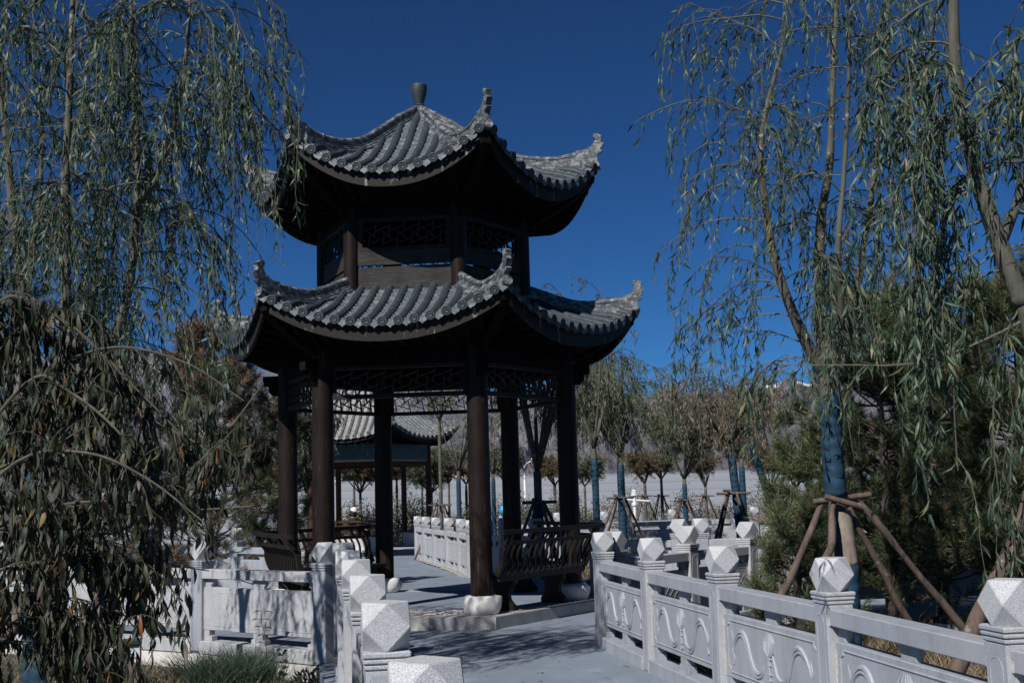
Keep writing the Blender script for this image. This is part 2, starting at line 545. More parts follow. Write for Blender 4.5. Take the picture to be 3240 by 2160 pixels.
    def leaves(self, P, D, L, Wd, rng, mode=0, roll=None):
        """lanceolate leaves: P base, D direction, L length, Wd width; mode 0 one quad, 1 curved blade of 6 quads"""
        n = len(P)
        D = nrm(D)
        rv = rng.normal(size=(n, 3)) if roll is None else roll
        S = nrm(np.cross(D, rv))
        N = np.cross(S, D)
        L = np.broadcast_to(L, n)[:, None]
        Wd = np.broadcast_to(Wd, n)[:, None]
        if mode == 0:
            V = np.stack([P, P + D * L * 0.4 + S * Wd / 2 + N * L * 0.04, P + D * L - N * L * 0.10, P + D * L * 0.4 - S * Wd / 2 + N * L * 0.04], 1)
            self.add(V, np.arange(4 * n).reshape(n, 4))
        else:
            rows = [(0.0, 0.05, 0.0), (0.22, 0.72, 0.05), (0.45, 1.0, 0.06), (0.72, 0.66, 0.0), (1.0, 0.03, -0.14)]
            vs = []
            for t, w, b in rows:
                c = P + D * L * t + N * L * b
                vs += [c - S * Wd * w / 2 + N * Wd * 0.12 * w, c, c + S * Wd * w / 2 + N * Wd * 0.12 * w]
            V = np.stack(vs, 1)
            q = []
            for r in range(4):
                for k in range(2):
                    a = r * 3 + k
                    q.append((a, a + 1, a + 4, a + 3))
            q = np.array(q)
            self.add(V, (np.arange(n)[:, None, None] * 15 + q[None]).reshape(-1, 4))
        return self

    def build(self, name, mat, parent=None, org=(0, 0, 0), smooth=False, angle=None, slots=None):
        V = np.concatenate(self.v) - np.asarray(org, float)
        me = bpy.data.meshes.new(name)
        me.vertices.add(len(V))
        me.vertices.foreach_set("co", V.ravel())
        tot = np.concatenate([np.full(len(f), f.shape[1]) for f in self.f])
        lp = np.concatenate([f.ravel() for f in self.f])
        me.loops.add(len(lp))
        me.loops.foreach_set("vertex_index", lp.astype(np.int32))
        me.polygons.add(len(tot))
        me.polygons.foreach_set("loop_start", np.concatenate([[0], np.cumsum(tot)[:-1]]).astype(np.int32))
        me.polygons.foreach_set("loop_total", tot.astype(np.int32))
        me.polygons.foreach_set("use_smooth", np.full(len(tot), bool(smooth)))
        me.update(calc_edges=True)
        me.validate()
        for mm in ([mat] if not isinstance(mat, (list, tuple)) else mat):
            me.materials.append(M[mm])
        if slots is not None:
            nn = np.zeros(len(tot) * 3, np.float32)
            me.polygons.foreach_get("normal", nn)
            me.polygons.foreach_set("material_index", slots(nn.reshape(-1, 3)).astype(np.int32))
        if angle is not None:
            me.set_sharp_from_angle(angle=R(angle))
        o = bpy.data.objects.new(name, me)
        COL.objects.link(o)
        if parent is not None:
            o.parent = parent
        return o


def tag(o, label=None, cat=None, group=None, kind=None):
    if label:
        o["label"] = label
    if cat:
        o["category"] = cat
    if group:
        o["group"] = group
    if kind:
        o["kind"] = kind
    return o


def thing(name, label, cat, loc=(0, 0, 0), rz=0.0, group=None):
    o = bpy.data.objects.new(name, None)
    o.empty_display_size = 0.2
    COL.objects.link(o)
    o.location = loc
    o.rotation_euler = (0, 0, rz)
    return tag(o, label, cat, group)


def inst(src, parent, loc=(0, 0, 0), rot=(0, 0, 0)):
    o = src.copy()
    COL.objects.link(o)
    o.parent = parent
    o.location = loc
    o.rotation_euler = rot
    return o


def smoothpts(pts, n):
    """Catmull-Rom through pts, n points per span"""
    P = np.asarray(pts, float)
    P = np.vstack([2 * P[0] - P[1], P, 2 * P[-1] - P[-2]])
    out = []
    for i in range(1, len(P) - 2):
        for t in np.arange(n) / n:
            out.append(0.5 * (2 * P[i] + (P[i + 1] - P[i - 1]) * t + (2 * P[i - 1] - 5 * P[i] + 4 * P[i + 1] - P[i + 2]) * t * t + (3 * P[i] - P[i - 1] - 3 * P[i + 1] + P[i + 2]) * t ** 3))
    out.append(P[-2])
    return np.array(out)


# ------------------------------------------------------------------ ground, paths, mountains
GZ = -0.18


def fbm(x, y, oct_=6, seed=3):
    rs = np.random.RandomState(seed)
    T = rs.rand(256, 256)

    def vn(x, y):
        xi, yi = np.floor(x).astype(int), np.floor(y).astype(int)
        fx, fy = x - xi, y - yi
        fx, fy = fx * fx * (3 - 2 * fx), fy * fy * (3 - 2 * fy)
        g = lambda a, b: T[a % 256, b % 256]
        return (g(xi, yi) * (1 - fx) + g(xi + 1, yi) * fx) * (1 - fy) + (g(xi, yi + 1) * (1 - fx) + g(xi + 1, yi + 1) * fx) * fy
    s, a, t = 0, 1, 0
    for k in range(oct_):
        s = s + a * vn(x * 2 ** k + 17 * k, y * 2 ** k + 31 * k)
        t += a
        a *= 0.5
    return s / t


def gheight(x, y):
    return GZ + 0.05 * (fbm(x * 0.5, y * 0.5, 4) - 0.5) - 0.006 * np.clip(y - 16, 0, 40)


xs = np.concatenate([[-6000, -1500, -400, -100], np.linspace(-30, 30, 121), [100, 400, 1500, 6000]])
ys = np.concatenate([[-40, -10], np.linspace(0, 60, 121), [100, 200, 500, 1500, 6000]])
gx, gy = np.meshgrid(xs, ys, indexing='ij')
g = MB().grid(np.stack([gx, gy, gheight(gx, gy)], -1))
tag(g.build("ground", 'soil', smooth=True), kind="structure")


def slab(name, poly, z, mat, bottom=-0.7, kind="structure"):
    n = len(poly)
    zs = [z(x, y) if callable(z) else z for x, y in poly]
    V = [(x, y, q) for (x, y), q in zip(poly, zs)] + [(x, y, bottom) for x, y in poly]
    Fs = [tuple(range(n)), tuple(range(2 * n - 1, n - 1, -1))] + [(i, n + i, n + (i + 1) % n, (i + 1) % n) for i in range(n)]
    o = MB().add(V, Fs).build(name, mat)
    return tag(o, kind=kind)


PC = np.array([-1.2342, 16.3601])
PROT = -0.1111


def pav(deg, r, c=PC, rot=PROT):
    a = R(deg) + rot
    return np.array([c[0] + r * math.cos(a), c[1] + r * math.sin(a)])


slab("path", [(0.6, -6), (4.6, -6), (2.6, 3.6), (2.3, 5.35), (2.02, 7.25), (1.66, 9.0), (1.33, 10.74), (1.02, 12.46), (1.0, 12.6), (1.9, 13.7), (2.75, 14.65),
              (4.4, 14.55), (9, 14.2), (9, 16.9), (2.6, 16.82), (2.3, 16.82), (0.95, 18.6), (0.2, 20.3), (-2.6, 20.3), (-3.2, 18.7), (-4.4, 17.9),
              (-9, 20.5), (-9, 17.0), (-4.85, 13.85), (-3.5, 13.0), (-1.98, 11.86), (-1.99, 11.75), (-1.55, 9.88), (-1.29, 8.48), (-1.0, 6.83), (-0.71, 5.1), (-0.4, 3.29), (0.6, -2)], 0.0, 'path')
slab("back_path", [(-2.6, 20.1), (0.1, 20.1), (-0.9, 24.9), (-2.7, 33.2), (-6.0, 33.5), (-3.6, 25)], lambda x, y: -0.006 * (y - 19.5), 'path', -0.9)
slab("far_path", [(-1.0, 29.2), (14, 30.5), (14, 33), (-1.8, 31.8)], -0.12, 'path', -0.9)

# mountains: polar sheet, skyline heights read from the photograph's view
az = np.linspace(-0.62, 0.62, 520)
rr = np.concatenate([np.linspace(700, 4300, 150), np.linspace(4350, 5800, 10)])
A, RR = np.meshgrid(az, rr, indexing='ij')
skx = np.tan(az) * 3736 + 1620
sky_y = np.interp(skx, [-1500, 0, 500, 770, 900, 1200, 1480, 1700, 1900, 2050, 2130, 2200, 2300, 2440, 2490, 2560, 2700, 2900, 3240, 4500],
                  [1100, 1130, 1120, 1152, 1190, 1215, 1240, 1268, 1275, 1264, 1236, 1258, 1246, 1222, 1196, 1215, 1200, 1180, 1150, 1120])
hz = np.interp(skx, [0, 3240], [1599, 1508])
elev = (hz - sky_y) / 3736.0
n1 = fbm(A * 26 + 5, RR / 420, 7, 5)
n2 = np.abs(fbm(A * 60 + 9, RR / 260, 6, 8) - 0.5) * 2
main = elev[:, None] * 4100 * np.interp(RR, [1000, 2200, 3300, 4100, 5800], [0.0, 0.30, 0.72, 1.0, 0.55])
near = np.interp(skx, [-1500, 600, 1500, 2100, 2500, 3240, 4500], [0.10, 0.07, 0.055, 0.053, 0.056, 0.062, 0.08])[:, None] * 2000 * np.interp(RR, [700, 1100, 1700, 2000, 2300, 2900], [0.0, 0.22, 0.8, 1.0, 0.75, 0.2])
peak = np.clip((RR - 1000) / 1500, 0, 1)
Zm = np.maximum(main + (n1 - 0.5) * 150 * peak * (RR < 4050) + (0.35 - n2) * 70 * peak * np.where(RR > 3700, 0.25, 1), near * (0.86 + 0.3 * n1) + (0.35 - n2) * 50 * np.clip((RR - 800) / 600, 0, 1)) - 3
Xm, Ym = RR * np.tan(A), RR
mo = MB().grid(np.stack([Xm, Ym, Zm], -1), flip=True).build("mountains", 'mountain', smooth=False)
tag(mo, kind="structure")
sn = mo.data.attributes.new("snow", 'FLOAT', 'POINT')
loc_max = np.interp(skx, [700, 900, 2070, 2130, 2190, 2400, 2480, 2600, 2720], [0.1, -0.3, -0.1, 0.95, -0.1, 0.5, 0.95, 0.6, -0.2])
snow = loc_max[:, None] + (Zm / (elev[:, None] * 4100 + 1) - 1.0) * 6.0
sn.data.foreach_set("value", np.where(RR > 3200, snow, -1).ravel().astype(np.float32))

# ------------------------------------------------------------------ the two-storey pavilion
T30 = math.tan(R(30))


def build_roof(root, sp, name="roof", tile='tile', ridge='ridge', pan='pan'):
    """six-sided upswept tiled roof. sp: profile dict in the pavilion's own frame"""
    ra, rz_ = np.array(sp['ridge_r']), np.array(sp['ridge_z'])           # crest of the hip ridges
    ma, mz = np.array(sp['mid_a']), np.array(sp['mid_z'])                # tile surface on a face's middle line
    ap, a0, drop, p = sp['ap'], sp['a0'], sp['rdrop'], sp.get('p', 2.2)
    pitch = sp['pitch']

    def surf(a, t):
        s = np.clip(np.abs(t) / (a * T30 + 1e-6), 0, 1.05)
        zm = np.interp(a, ma, mz)
        zr = np.interp(a / math.cos(R(30)), ra, rz_) - drop
        return zm + (np.maximum(zr, zm) - zm) * s ** p

    tb, pb = MB(), MB()
    rot = lambda k: np.array([[math.cos(R(60 * k + 30)), -math.sin(R(60 * k + 30)), 0], [math.sin(R(60 * k + 30)), math.cos(R(60 * k + 30)), 0], [0, 0, 1]])
    re = ap / math.cos(R(30))
    nrow = int(round(re / pitch)) - (0 if sp.get('odd', True) else 1)
    if nrow % 2 == 0:
        nrow -= 0
    rows = (np.arange(nrow) - (nrow - 1) / 2) * pitch
    fas, sof, raf = [], MB(), MB()
    for k in range(6):
        Rm = rot(k)
        W_ = lambda q: np.asarray(q, float) @ Rm.T
        # deck under the tiles
        aa = np.linspace(a0, ap, 16)
        uu = np.linspace(-1, 1, 25)
        Ag, Ug = np.meshgrid(aa, uu, indexing='ij')
        Tg = Ug * Ag * T30
        tb.grid(W_(np.stack([Ag, Tg, surf(Ag, Tg) - 0.012], -1)))
        for t in rows:
            ast = max(a0, abs(t) / T30 + 0.07)
            if ap - ast < 0.05:
                continue
            n = max(3, int((ap + 0.03 - ast) / 0.048))
            al = np.linspace(ast, ap + 0.03, n)
            zz = surf(np.minimum(al, ap), np.full(n, t)) + 0.012
            ln = np.concatenate([[0], np.cumsum(np.hypot(np.diff(al), np.diff(zz)))])
            ln = ln[-1] - ln
            rad = 0.052 + 0.006 * ((ln % 0.19) / 0.19 < 0.25)
            tb.tube(W_(np.stack([al, np.full(n, t), zz], -1)), rad, 10)
            d = nrm(np.array([al[-1] - al[-2], 0, (zz[-1] - zz[-2]) * 0.6]))
            u = np.array([0, 1.0, 0])
            v = np.cross(d, u)
            e = np.array([al[-1], t, zz[-1]])
            tb.lathe([(0.055, -0.03), (0.062, -0.02), (0.062, 0.010), (0.056, 0.014), (0.050, 0.014), (0.047, 0.006), (0.034, 0.006), (0.026, 0.014), (0.012, 0.008)], 16, W_(e), [W_(u), W_(v), W_(d)])
        for t in np.concatenate([rows + pitch / 2, [rows[0] - pitch / 2]]):
            ast = max(a0, abs(t) / T30 + 0.02)
            if ap - ast < 0.03:
                continue
            nc = max(1, int((ap - ast) / sp.get('course', 0.105)))
            ed = np.linspace(ast, ap + 0.02, nc + 1)
            w = pitch * 0.5
            ts = t + np.array([-1, -0.5, 0, 0.5, 1]) * w * 0.62
            sag = np.array([0.02, 0.006, 0, 0.006, 0.02])
            for a_, b_ in zip(ed[:-1], ed[1:]):
                za = surf(np.full(5, a_), ts) + sag * 0.6 + 0.000
                zb = surf(np.minimum(np.full(5, b_), ap), ts) + sag * 0.6 + 0.020
                zc = zb - 0.026
                pb.grid(W_(np.stack([np.stack([np.full(5, a_), ts, za], -1), np.stack([np.full(5, b_), ts, zb], -1), np.stack([np.full(5, b_), ts, zc], -1)])))
            ze = float(surf(np.array([ap]), np.array([t]))[0])
            hw = pitch * 0.36
            poly = [(-hw, 0.02), (-hw, -0.012), (-hw * 0.62, -0.040), (-hw * 0.3, -0.050), (0, -0.072), (hw * 0.3, -0.050), (hw * 0.62, -0.040), (hw, -0.012), (hw, 0.02), (hw * 0.5, 0.004), (0, -0.002), (-hw * 0.5, 0.004)]
            pb.prism(poly, W_([ap + 0.018, t, ze]), W_([0, 1, 0]), W_(nrm([-0.12, 0, 1])), W_([1, 0, 0]), 0, 0.014)
        # fascia board
        te = np.linspace(-1, 1, 33) * ap * T30
        sE = np.abs(te) / (ap * T30)
        zt = surf(np.full(33, ap), te) - 0.030
        zb = zt - (sp['fh'] - sp['fdrop'] * sE ** 2)
        f = MB()
        ao, ai = ap - 0.035, ap - 0.075
        sc_o, sc_i = ao / ap, ai / ap
        Fo = np.stack([np.full(33, ao), te * sc_o, zb], -1), np.stack([np.full(33, ao), te * sc_o, zt], -1)
        Fi = np.stack([np.full(33, ai), te * sc_i, zt], -1), np.stack([np.full(33, ai), te * sc_i, zb], -1)
        f.grid(W_(np.stack([Fo[0], Fo[1], Fi[0], Fi[1], Fo[0]])), flip=True)
        fas.append(f)
        # soffit boards and rafters
        ain, zin = sp['soffit_a'], sp['soffit_z']
        Aq, Uq = np.meshgrid(np.linspace(ain, ai, 9), np.linspace(-1, 1, 25), indexing='ij')
        zo = np.interp(np.abs(Uq), sE[16:], zb[16:]) + 0.05
        Zq = zin + (zo - zin) * ((Aq - ain) / (ai - ain)) ** 1.25
        sof.grid(W_(np.stack([Aq, Uq * Aq * T30, Zq], -1)), flip=True)
        for t in np.arange(-6, 7) * 0.19:
            u_ = abs(t) / (ai * T30)
            if u_ > 0.93:
                continue
            a_s = max(ain, abs(t) / T30 * 0.98)
            z1 = float(np.interp(u_, sE[16:], zb[16:])) + 0.02
            u0 = min(1, abs(t) / (a_s * T30))
            zs0 = float(np.interp(u0, sE[16:], zb[16:])) + 0.02
            z0 = zin - 0.03 + (zs0 - zin) * ((a_s - ain) / (ai - ain)) ** 1.25
            raf.bar(W_([a_s, t, z0]), W_([ai, t, z1]), 0.05, 0.05)
    roof = tb.build(name, tile, root, smooth=True, angle=35)
    pb.build("pan_tiles", pan, roof)
    for f in fas:
        f.build("fascia", 'fascia', roof)
    sof.build("soffit", 'shade_black_wood', roof)
    raf.build("rafters", 'shade_black_wood', roof)
    # hip ridges and their upturned ends
    rc = smoothpts(np.stack([ra, np.zeros_like(ra), rz_], -1), 5)
    rc = rc[rc[:, 0] <= sp['ridge_end'] + 0.001]
    prof = [(0.0, 0.0), (0.026, -0.006), (0.044, -0.026), (0.044, -0.052), (0.034, -0.058), (0.034, -0.105), (0.050, -0.110), (0.050, -0.132), (0.066, -0.137), (0.066, -0.162), (0.088, -0.17), (0.088, -0.30)]
    prof = prof + [(-x, y) for x, y in prof[:0:-1]]
    # joints between ridge bricks
    rm, fm = MB(), MB()
    seg = np.concatenate([[0], np.cumsum(np.linalg.norm(np.diff(rc, axis=0), axis=1))])
    rm.sweep(rc, prof)
    pos = 0.22
    while pos < seg[-1] - 0.05:
        i = int(np.searchsorted(seg, pos))
        c0 = rc[i - 1] + (rc[i] - rc[i - 1]) * (pos - seg[i - 1]) / (seg[i] - seg[i - 1])
        d = nrm(rc[i] - rc[i - 1])
        rm.sweep([c0 - d * 0.012, c0, c0 + d * 0.012], [(0, 0.006), (0.03, 0.0), (0.05, -0.02), (0.05, -0.056), (-0.05, -0.056), (-0.05, -0.02), (-0.03, 0)])
        pos += 0.27
    ox, oz = sp['fin']
    outline = [(2.70, 4.205), (2.80, 4.212), (2.862, 4.235), (2.868, 4.262), (2.886, 4.245), (2.93, 4.285), (2.958, 4.335), (2.962, 4.372), (2.945, 4.375), (2.932, 4.392), (2.937, 4.418),
               (2.962, 4.436), (3.002, 4.43), (3.030, 4.412), (3.066, 4.398), (3.050, 4.372), (3.040, 4.335), (3.046, 4.305), (3.086, 4.296), (3.066, 4.268), (3.046, 4.235), (3.022, 4.21), (3.060, 4.19), (3.040, 4.166), (3.000, 4.148), (2.985, 4.12), (2.985, 4.03), (2.70, 3.96)]
    fm.prism([(x + ox, z + oz) for x, z in outline], (0, 0, 0), (1, 0, 0), (0, 0, 1), (0, 1, 0), -0.036, 0.036)
    cz = sp['corner_z']
    fm.lathe([(0.0, -0.05), (0.062, -0.05), (0.062, 0.012), (0.05, 0.012), (0.046, 0.004), (0.01, 0.008)], 14, (re + 0.03, 0, cz + 0.05), [(0, 1, 0), nrm([-0.3, 0, 1]), nrm([1, 0, 0.3])])
    r0_ = rm.build("hip_ridge", ridge, roof, smooth=True, angle=30)
    f0_ = fm.build("ridge_finial", ridge, r0_)
    hb = MB()
    hb.prism(sp['hip'], (0, 0, 0), (1, 0, 0), (0, 0, 1), (0, 1, 0), -0.06, 0.06)
    h0_ = hb.build("hip_beam", 'shade_black_wood', roof)
    for k in range(1, 6):
        q = inst(r0_, roof, rot=(0, 0, R(60 * k)))
        inst(f0_, q)
        inst(h0_, roof, rot=(0, 0, R(60 * k)))
    return roof


def lattice(mb, x0, x1, z0, z1, pitch=0.19, th=0.016, M_=None):
    """cracked-ice fretwork, clipped to the opening, in the plane y = 0"""
    units = [((0, 1), (-.2, .38)), ((-.05, .64), (.92, .84)), ((.33, .67), (1.09, .31)), ((.43, .13), (1.4, .33)), ((.53, .52), (.38, 0))]
    h = z1 - z0
    for k in range(-2, int((x1 - x0) / pitch) + 3):
        for (a, b), (c, d) in units:
            p, q = np.array([x0 + (k + a) * pitch, z0 + b * h]), np.array([x0 + (k + c) * pitch, z0 + d * h])
            lo, hi = 0.0, 1.0
            dx = q[0] - p[0]
            for e, s in ((x0, 1), (x1, -1)):
                fp, fq = (p[0] - e) * s, (q[0] - e) * s
                if fp < 0 and fq < 0:
                    lo, hi = 1, 0
                elif fp < 0:
                    lo = max(lo, fp / (fp - fq))
                elif fq < 0:
                    hi = min(hi, fp / (fp - fq))
            if hi - lo < 0.03:
                continue
            A_, B_ = p + (q - p) * lo, p + (q - p) * hi
            P3 = lambda w: M_(np.array([w[0], 0, w[1]]))
            mb.bar(P3(A_), P3(B_), th, 0.022, up=M_(np.array([0, 1, 0])) - M_(np.array([0, 0, 0])))


pv = thing("pavilion", "two-storey hexagonal timber pavilion with two tiers of upswept grey tiled eaves", "pavilion", (PC[0], PC[1], 0), PROT)
hexp = lambda r: [(r * math.cos(R(60 * k)), r * math.sin(R(60 * k))) for k in range(6)]
b = MB()
b.prism(hexp(2.38), (0, 0, 0), (1, 0, 0), (0, 1, 0), (0, 0, 1), -0.3, 0.14)
plat = b.build("platform", 'kerb', pv)
b = MB()
for k in range(6):           # joints of the kerb stones read as thin raised edging on top
    p0, p1 = np.array(hexp(2.36)[k]), np.array(hexp(2.36)[(k + 1) % 6])
    q0, q1 = p0 * 0.86, p1 * 0.86
    for i in range(4):
        a_, b_ = i / 4 + 0.002, (i + 1) / 4 - 0.002
        qd = [p0 + (p1 - p0) * a_, p0 + (p1 - p0) * b_, q0 + (q1 - q0) * b_, q0 + (q1 - q0) * a_]
        b.prism([(x, y) for x, y in qd], (0, 0, 0), (1, 0, 0), (0, 1, 0), (0, 0, 1), 0.139, 0.146)
b.build("kerb_stones", 'kerb', plat)
MB().prism(hexp(1.98), (0, 0, 0), (1, 0, 0), (0, 1, 0), (0, 0, 1), 0.138, 0.1445).build("floor", 'path', plat)
fd = np.array([math.cos(R(270)), math.sin(R(270))])
sdv = np.array([1.0, 0])
pp = [fd * a + sdv * t for a, t in ((1.69, -0.86), (1.69, 0.86), (1.15, 0.60), (1.15, -0.60))]
MB().prism([tuple(q) for q in pp], (0, 0, 0), (1, 0, 0), (0, 1, 0), (0, 0, 1), 0.139, 0.150).build("pebble_inlay", 'pebble', plat)

cb = MB()
cb.lathe([(0.137, 0.30), (0.137, 1.6), (0.134, 3.0), (0.132, 3.52)], 28)
sb = MB()
sb.lathe([(0.185, 0.14), (0.215, 0.165), (0.236, 0.23), (0.234, 0.30), (0.212, 0.345), (0.18, 0.362), (0.15, 0.365)], 22)
V = sb.v[0]
jr = np.random.RandomState(5)
V *= (1 + 0.05 * jr.normal(size=(len(V), 1)) * np.array([1, 1, 0.15]))
col0 = base0 = brk0 = None
for k in range(6):
    x, y = hexp(1.9588)[k]
    if k == 0:
        col0 = cb.build("column", 'column', pv, smooth=True, angle=40)
        base0 = sb.build("column_base", 'whitewash', col0, smooth=True)
        kb = MB()
        kb.prism([(0.12, 3.02), (0.20, 3.02), (0.26, 3.08), (0.26, 3.16), (0.34, 3.16), (0.34, 3.30), (0.12, 3.30)], (0, 0, 0), (1, 0, 0), (0, 0, 1), (0, 1, 0), -0.05, 0.05)
        brk0 = kb.build("bracket", 'shade_black_wood', col0)
        col0.location = (x, y, 0)
        c = col0
    else:
        c = inst(col0, pv, (x, y, 0), (0, 0, R(60 * k)))
        inst(base0, c, rot=(0, 0, k * 0.4))
        inst(brk0, c)
# beams and hanging fretwork between the columns
for k in range(6):
    a = R(60 * k + 30)
    ex, en = np.array([-math.sin(a), math.cos(a), 0]), np.array([math.cos(a), math.sin(a), 0])
    Mf = lambda q, ap_=1.696: ex * q[0] + en * (ap_ + q[1]) + np.array([0, 0, q[2]])
    hl = 0.98 - 0.135
    b = MB()
    b.bar(Mf((-hl, 0, 2.825)), Mf((hl, 0, 2.825)), 0.06, 0.055)
    b.bar(Mf((-hl, 0, 3.19)), Mf((hl, 0, 3.19)), 0.06, 0.045)
    for s in (-1, 1):
        b.bar(Mf((s * (hl - 0.018), 0, 2.8525)), Mf((s * (hl - 0.018), 0, 3.1675)), 0.036, 0.05, up=ex)
    fr = b.build("fretwork_frame", 'wood', pv)
    b = MB()
    lattice(b, -hl + 0.036, hl - 0.036, 2.853, 3.167, 0.212, 0.014, Mf)
    b.build("fretwork", 'lit_fret', fr)
    b = MB()
    b.bar(Mf((-hl, 0, 3.30)), Mf((hl, 0, 3.30)), 0.12, 0.17)
    b.build("lintel", 'shade_black_wood', pv)
    b = MB()
    b.bar(Mf((-0.98, 0, 3.45)), Mf((0.98, 0, 3.45)), 0.10, 0.125)
    b.bar(Mf((-0.98, 0, 3.67)), Mf((0.98, 0, 3.67)), 0.08, 0.31)
    b.build("eave_beam", 'shade_black_wood', pv)
LOW = dict(ridge_r=[1.30, 1.48, 1.75, 2.0, 2.2, 2.37, 2.57, 2.75], ridge_z=[4.53, 4.44, 4.33, 4.235, 4.185, 4.175, 4.185, 4.210],
           mid_a=[1.2, 1.7, 2.1, 2.4, 2.6], mid_z=[4.27, 3.98, 3.79, 3.675, 3.61], ap=2.57, a0=1.22, rdrop=0.20, pitch=0.192, fh=0.185, fdrop=0.045,
           soffit_a=1.68, soffit_z=3.42, ridge_end=2.72, fin=(0, 0), corner_z=4.0, hip=[(1.9, 3.62), (1.9, 3.33), (2.15, 3.36), (2.45, 3.50), (2.75, 3.68), (2.93, 3.83), (2.93, 3.95)])
LOW['ridge_z_full'] = None
lowroof = build_roof(pv, LOW, "lower_roof")
UPR = dict(ridge_r=[0.06, 0.20, 0.47, 0.86, 1.2, 1.56, 1.9, 2.1, 2.27], ridge_z=[7.11, 7.03, 6.87, 6.60, 6.39, 6.275, 6.245, 6.27, 6.305],
           mid_a=[0.05, 0.41, 0.7, 1.0, 1.5, 1.9, 2.2], mid_z=[6.96, 6.68, 6.42, 6.17, 5.86, 5.685, 5.575], ap=2.165, a0=0.07, rdrop=0.20, pitch=0.192, fh=0.175, fdrop=0.035,
           soffit_a=1.22, soffit_z=5.36, ridge_end=2.24, fin=(-0.47, 2.10), corner_z=6.03, hip=[(1.40, 5.60), (1.40, 5.28), (1.65, 5.30), (1.9, 5.42), (2.2, 5.62), (2.46, 5.86), (2.46, 5.98)])
uproof = build_roof(pv, UPR, "upper_roof")
b = MB()
b.lathe([(0.10, 7.00), (0.10, 7.06), (0.075, 7.09), (0.085, 7.11), (0.062, 7.13), (0.072, 7.17), (0.105, 7.28), (0.118, 7.36), (0.112, 7.41), (0.085, 7.435), (0.03, 7.44)], 24)
b.build("roof_knob", 'tile', uproof, smooth=True, angle=40)
# upper storey
cb = MB()
cb.lathe([(0.10, 4.0), (0.10, 5.0), (0.096, 5.62)], 22)
for k in range(6):
    x, y = hexp(1.42)[k]
    if k == 0:
        uc = cb.build("upper_column", 'column', pv, smooth=True, angle=40)
        uc.location = (x, y, 0)
        kb = MB()
        kb.prism([(0.09, 5.16), (0.15, 5.16), (0.20, 5.22), (0.20, 5.30), (0.26, 5.30), (0.26, 5.42), (0.09, 5.42)], (0, 0, 0), (1, 0, 0), (0, 0, 1), (0, 1, 0), -0.045, 0.045)
        ub = kb.build("bracket", 'shade_black_wood', uc)
    else:
        c = inst(uc, pv, (x, y, 0), (0, 0, R(60 * k)))
        inst(ub, c)
for k in range(6):
    a = R(60 * k + 30)
    ex, en = np.array([-math.sin(a), math.cos(a), 0]), np.array([math.cos(a), math.sin(a), 0])
    Mf = lambda q, ap_=1.23: ex * q[0] + en * (ap_ + q[1]) + np.array([0, 0, q[2]])
    hl = 0.71 - 0.095
    b = MB()
    b.bar(Mf((-hl, 0, 4.40)), Mf((hl, 0, 4.40)), 0.05, 0.29)
    b.build("lower_board", 'board', pv)
    b = MB()
    b.bar(Mf((-hl, 0.004, 4.665)), Mf((hl, 0.004, 4.665)), 0.055, 0.185)
    b.build("upper_board", 'board', pv)
    b = MB()
    for z in (4.785, 5.175):
        b.bar(Mf((-hl, 0, z)), Mf((hl, 0, z)), 0.07, 0.05)
    for s in (-1, 1):
        b.bar(Mf((s * (hl - 0.03), 0, 4.81)), Mf((s * (hl - 0.03), 0, 5.15)), 0.06, 0.066, up=ex)
    fr = b.build("window_frame", 'wood', pv)
    b = MB()
    lattice(b, -hl + 0.06, hl - 0.06, 4.81, 5.15, 0.190, 0.013, Mf)
    b.build("fretwork", 'lit_fret', fr)
    b = MB()
    b.bar(Mf((-hl, 0, 5.29)), Mf((hl, 0, 5.29)), 0.08, 0.175)
    b.bar(Mf((-0.71, 0, 5.46)), Mf((0.71, 0, 5.46)), 0.10, 0.16)
    b.bar(Mf((-0.71, 0, 5.70)), Mf((0.71, 0, 5.70)), 0.07, 0.31)
    b.build("upper_beam", 'shade_black_wood', pv)
# plain ceiling of the lower storey
MB().prism(hexp(1.9), (0, 0, 0), (1, 0, 0), (0, 1, 0), (0, 0, 1), 3.80, 3.84).build("ceiling", 'shade_black_wood', pv)


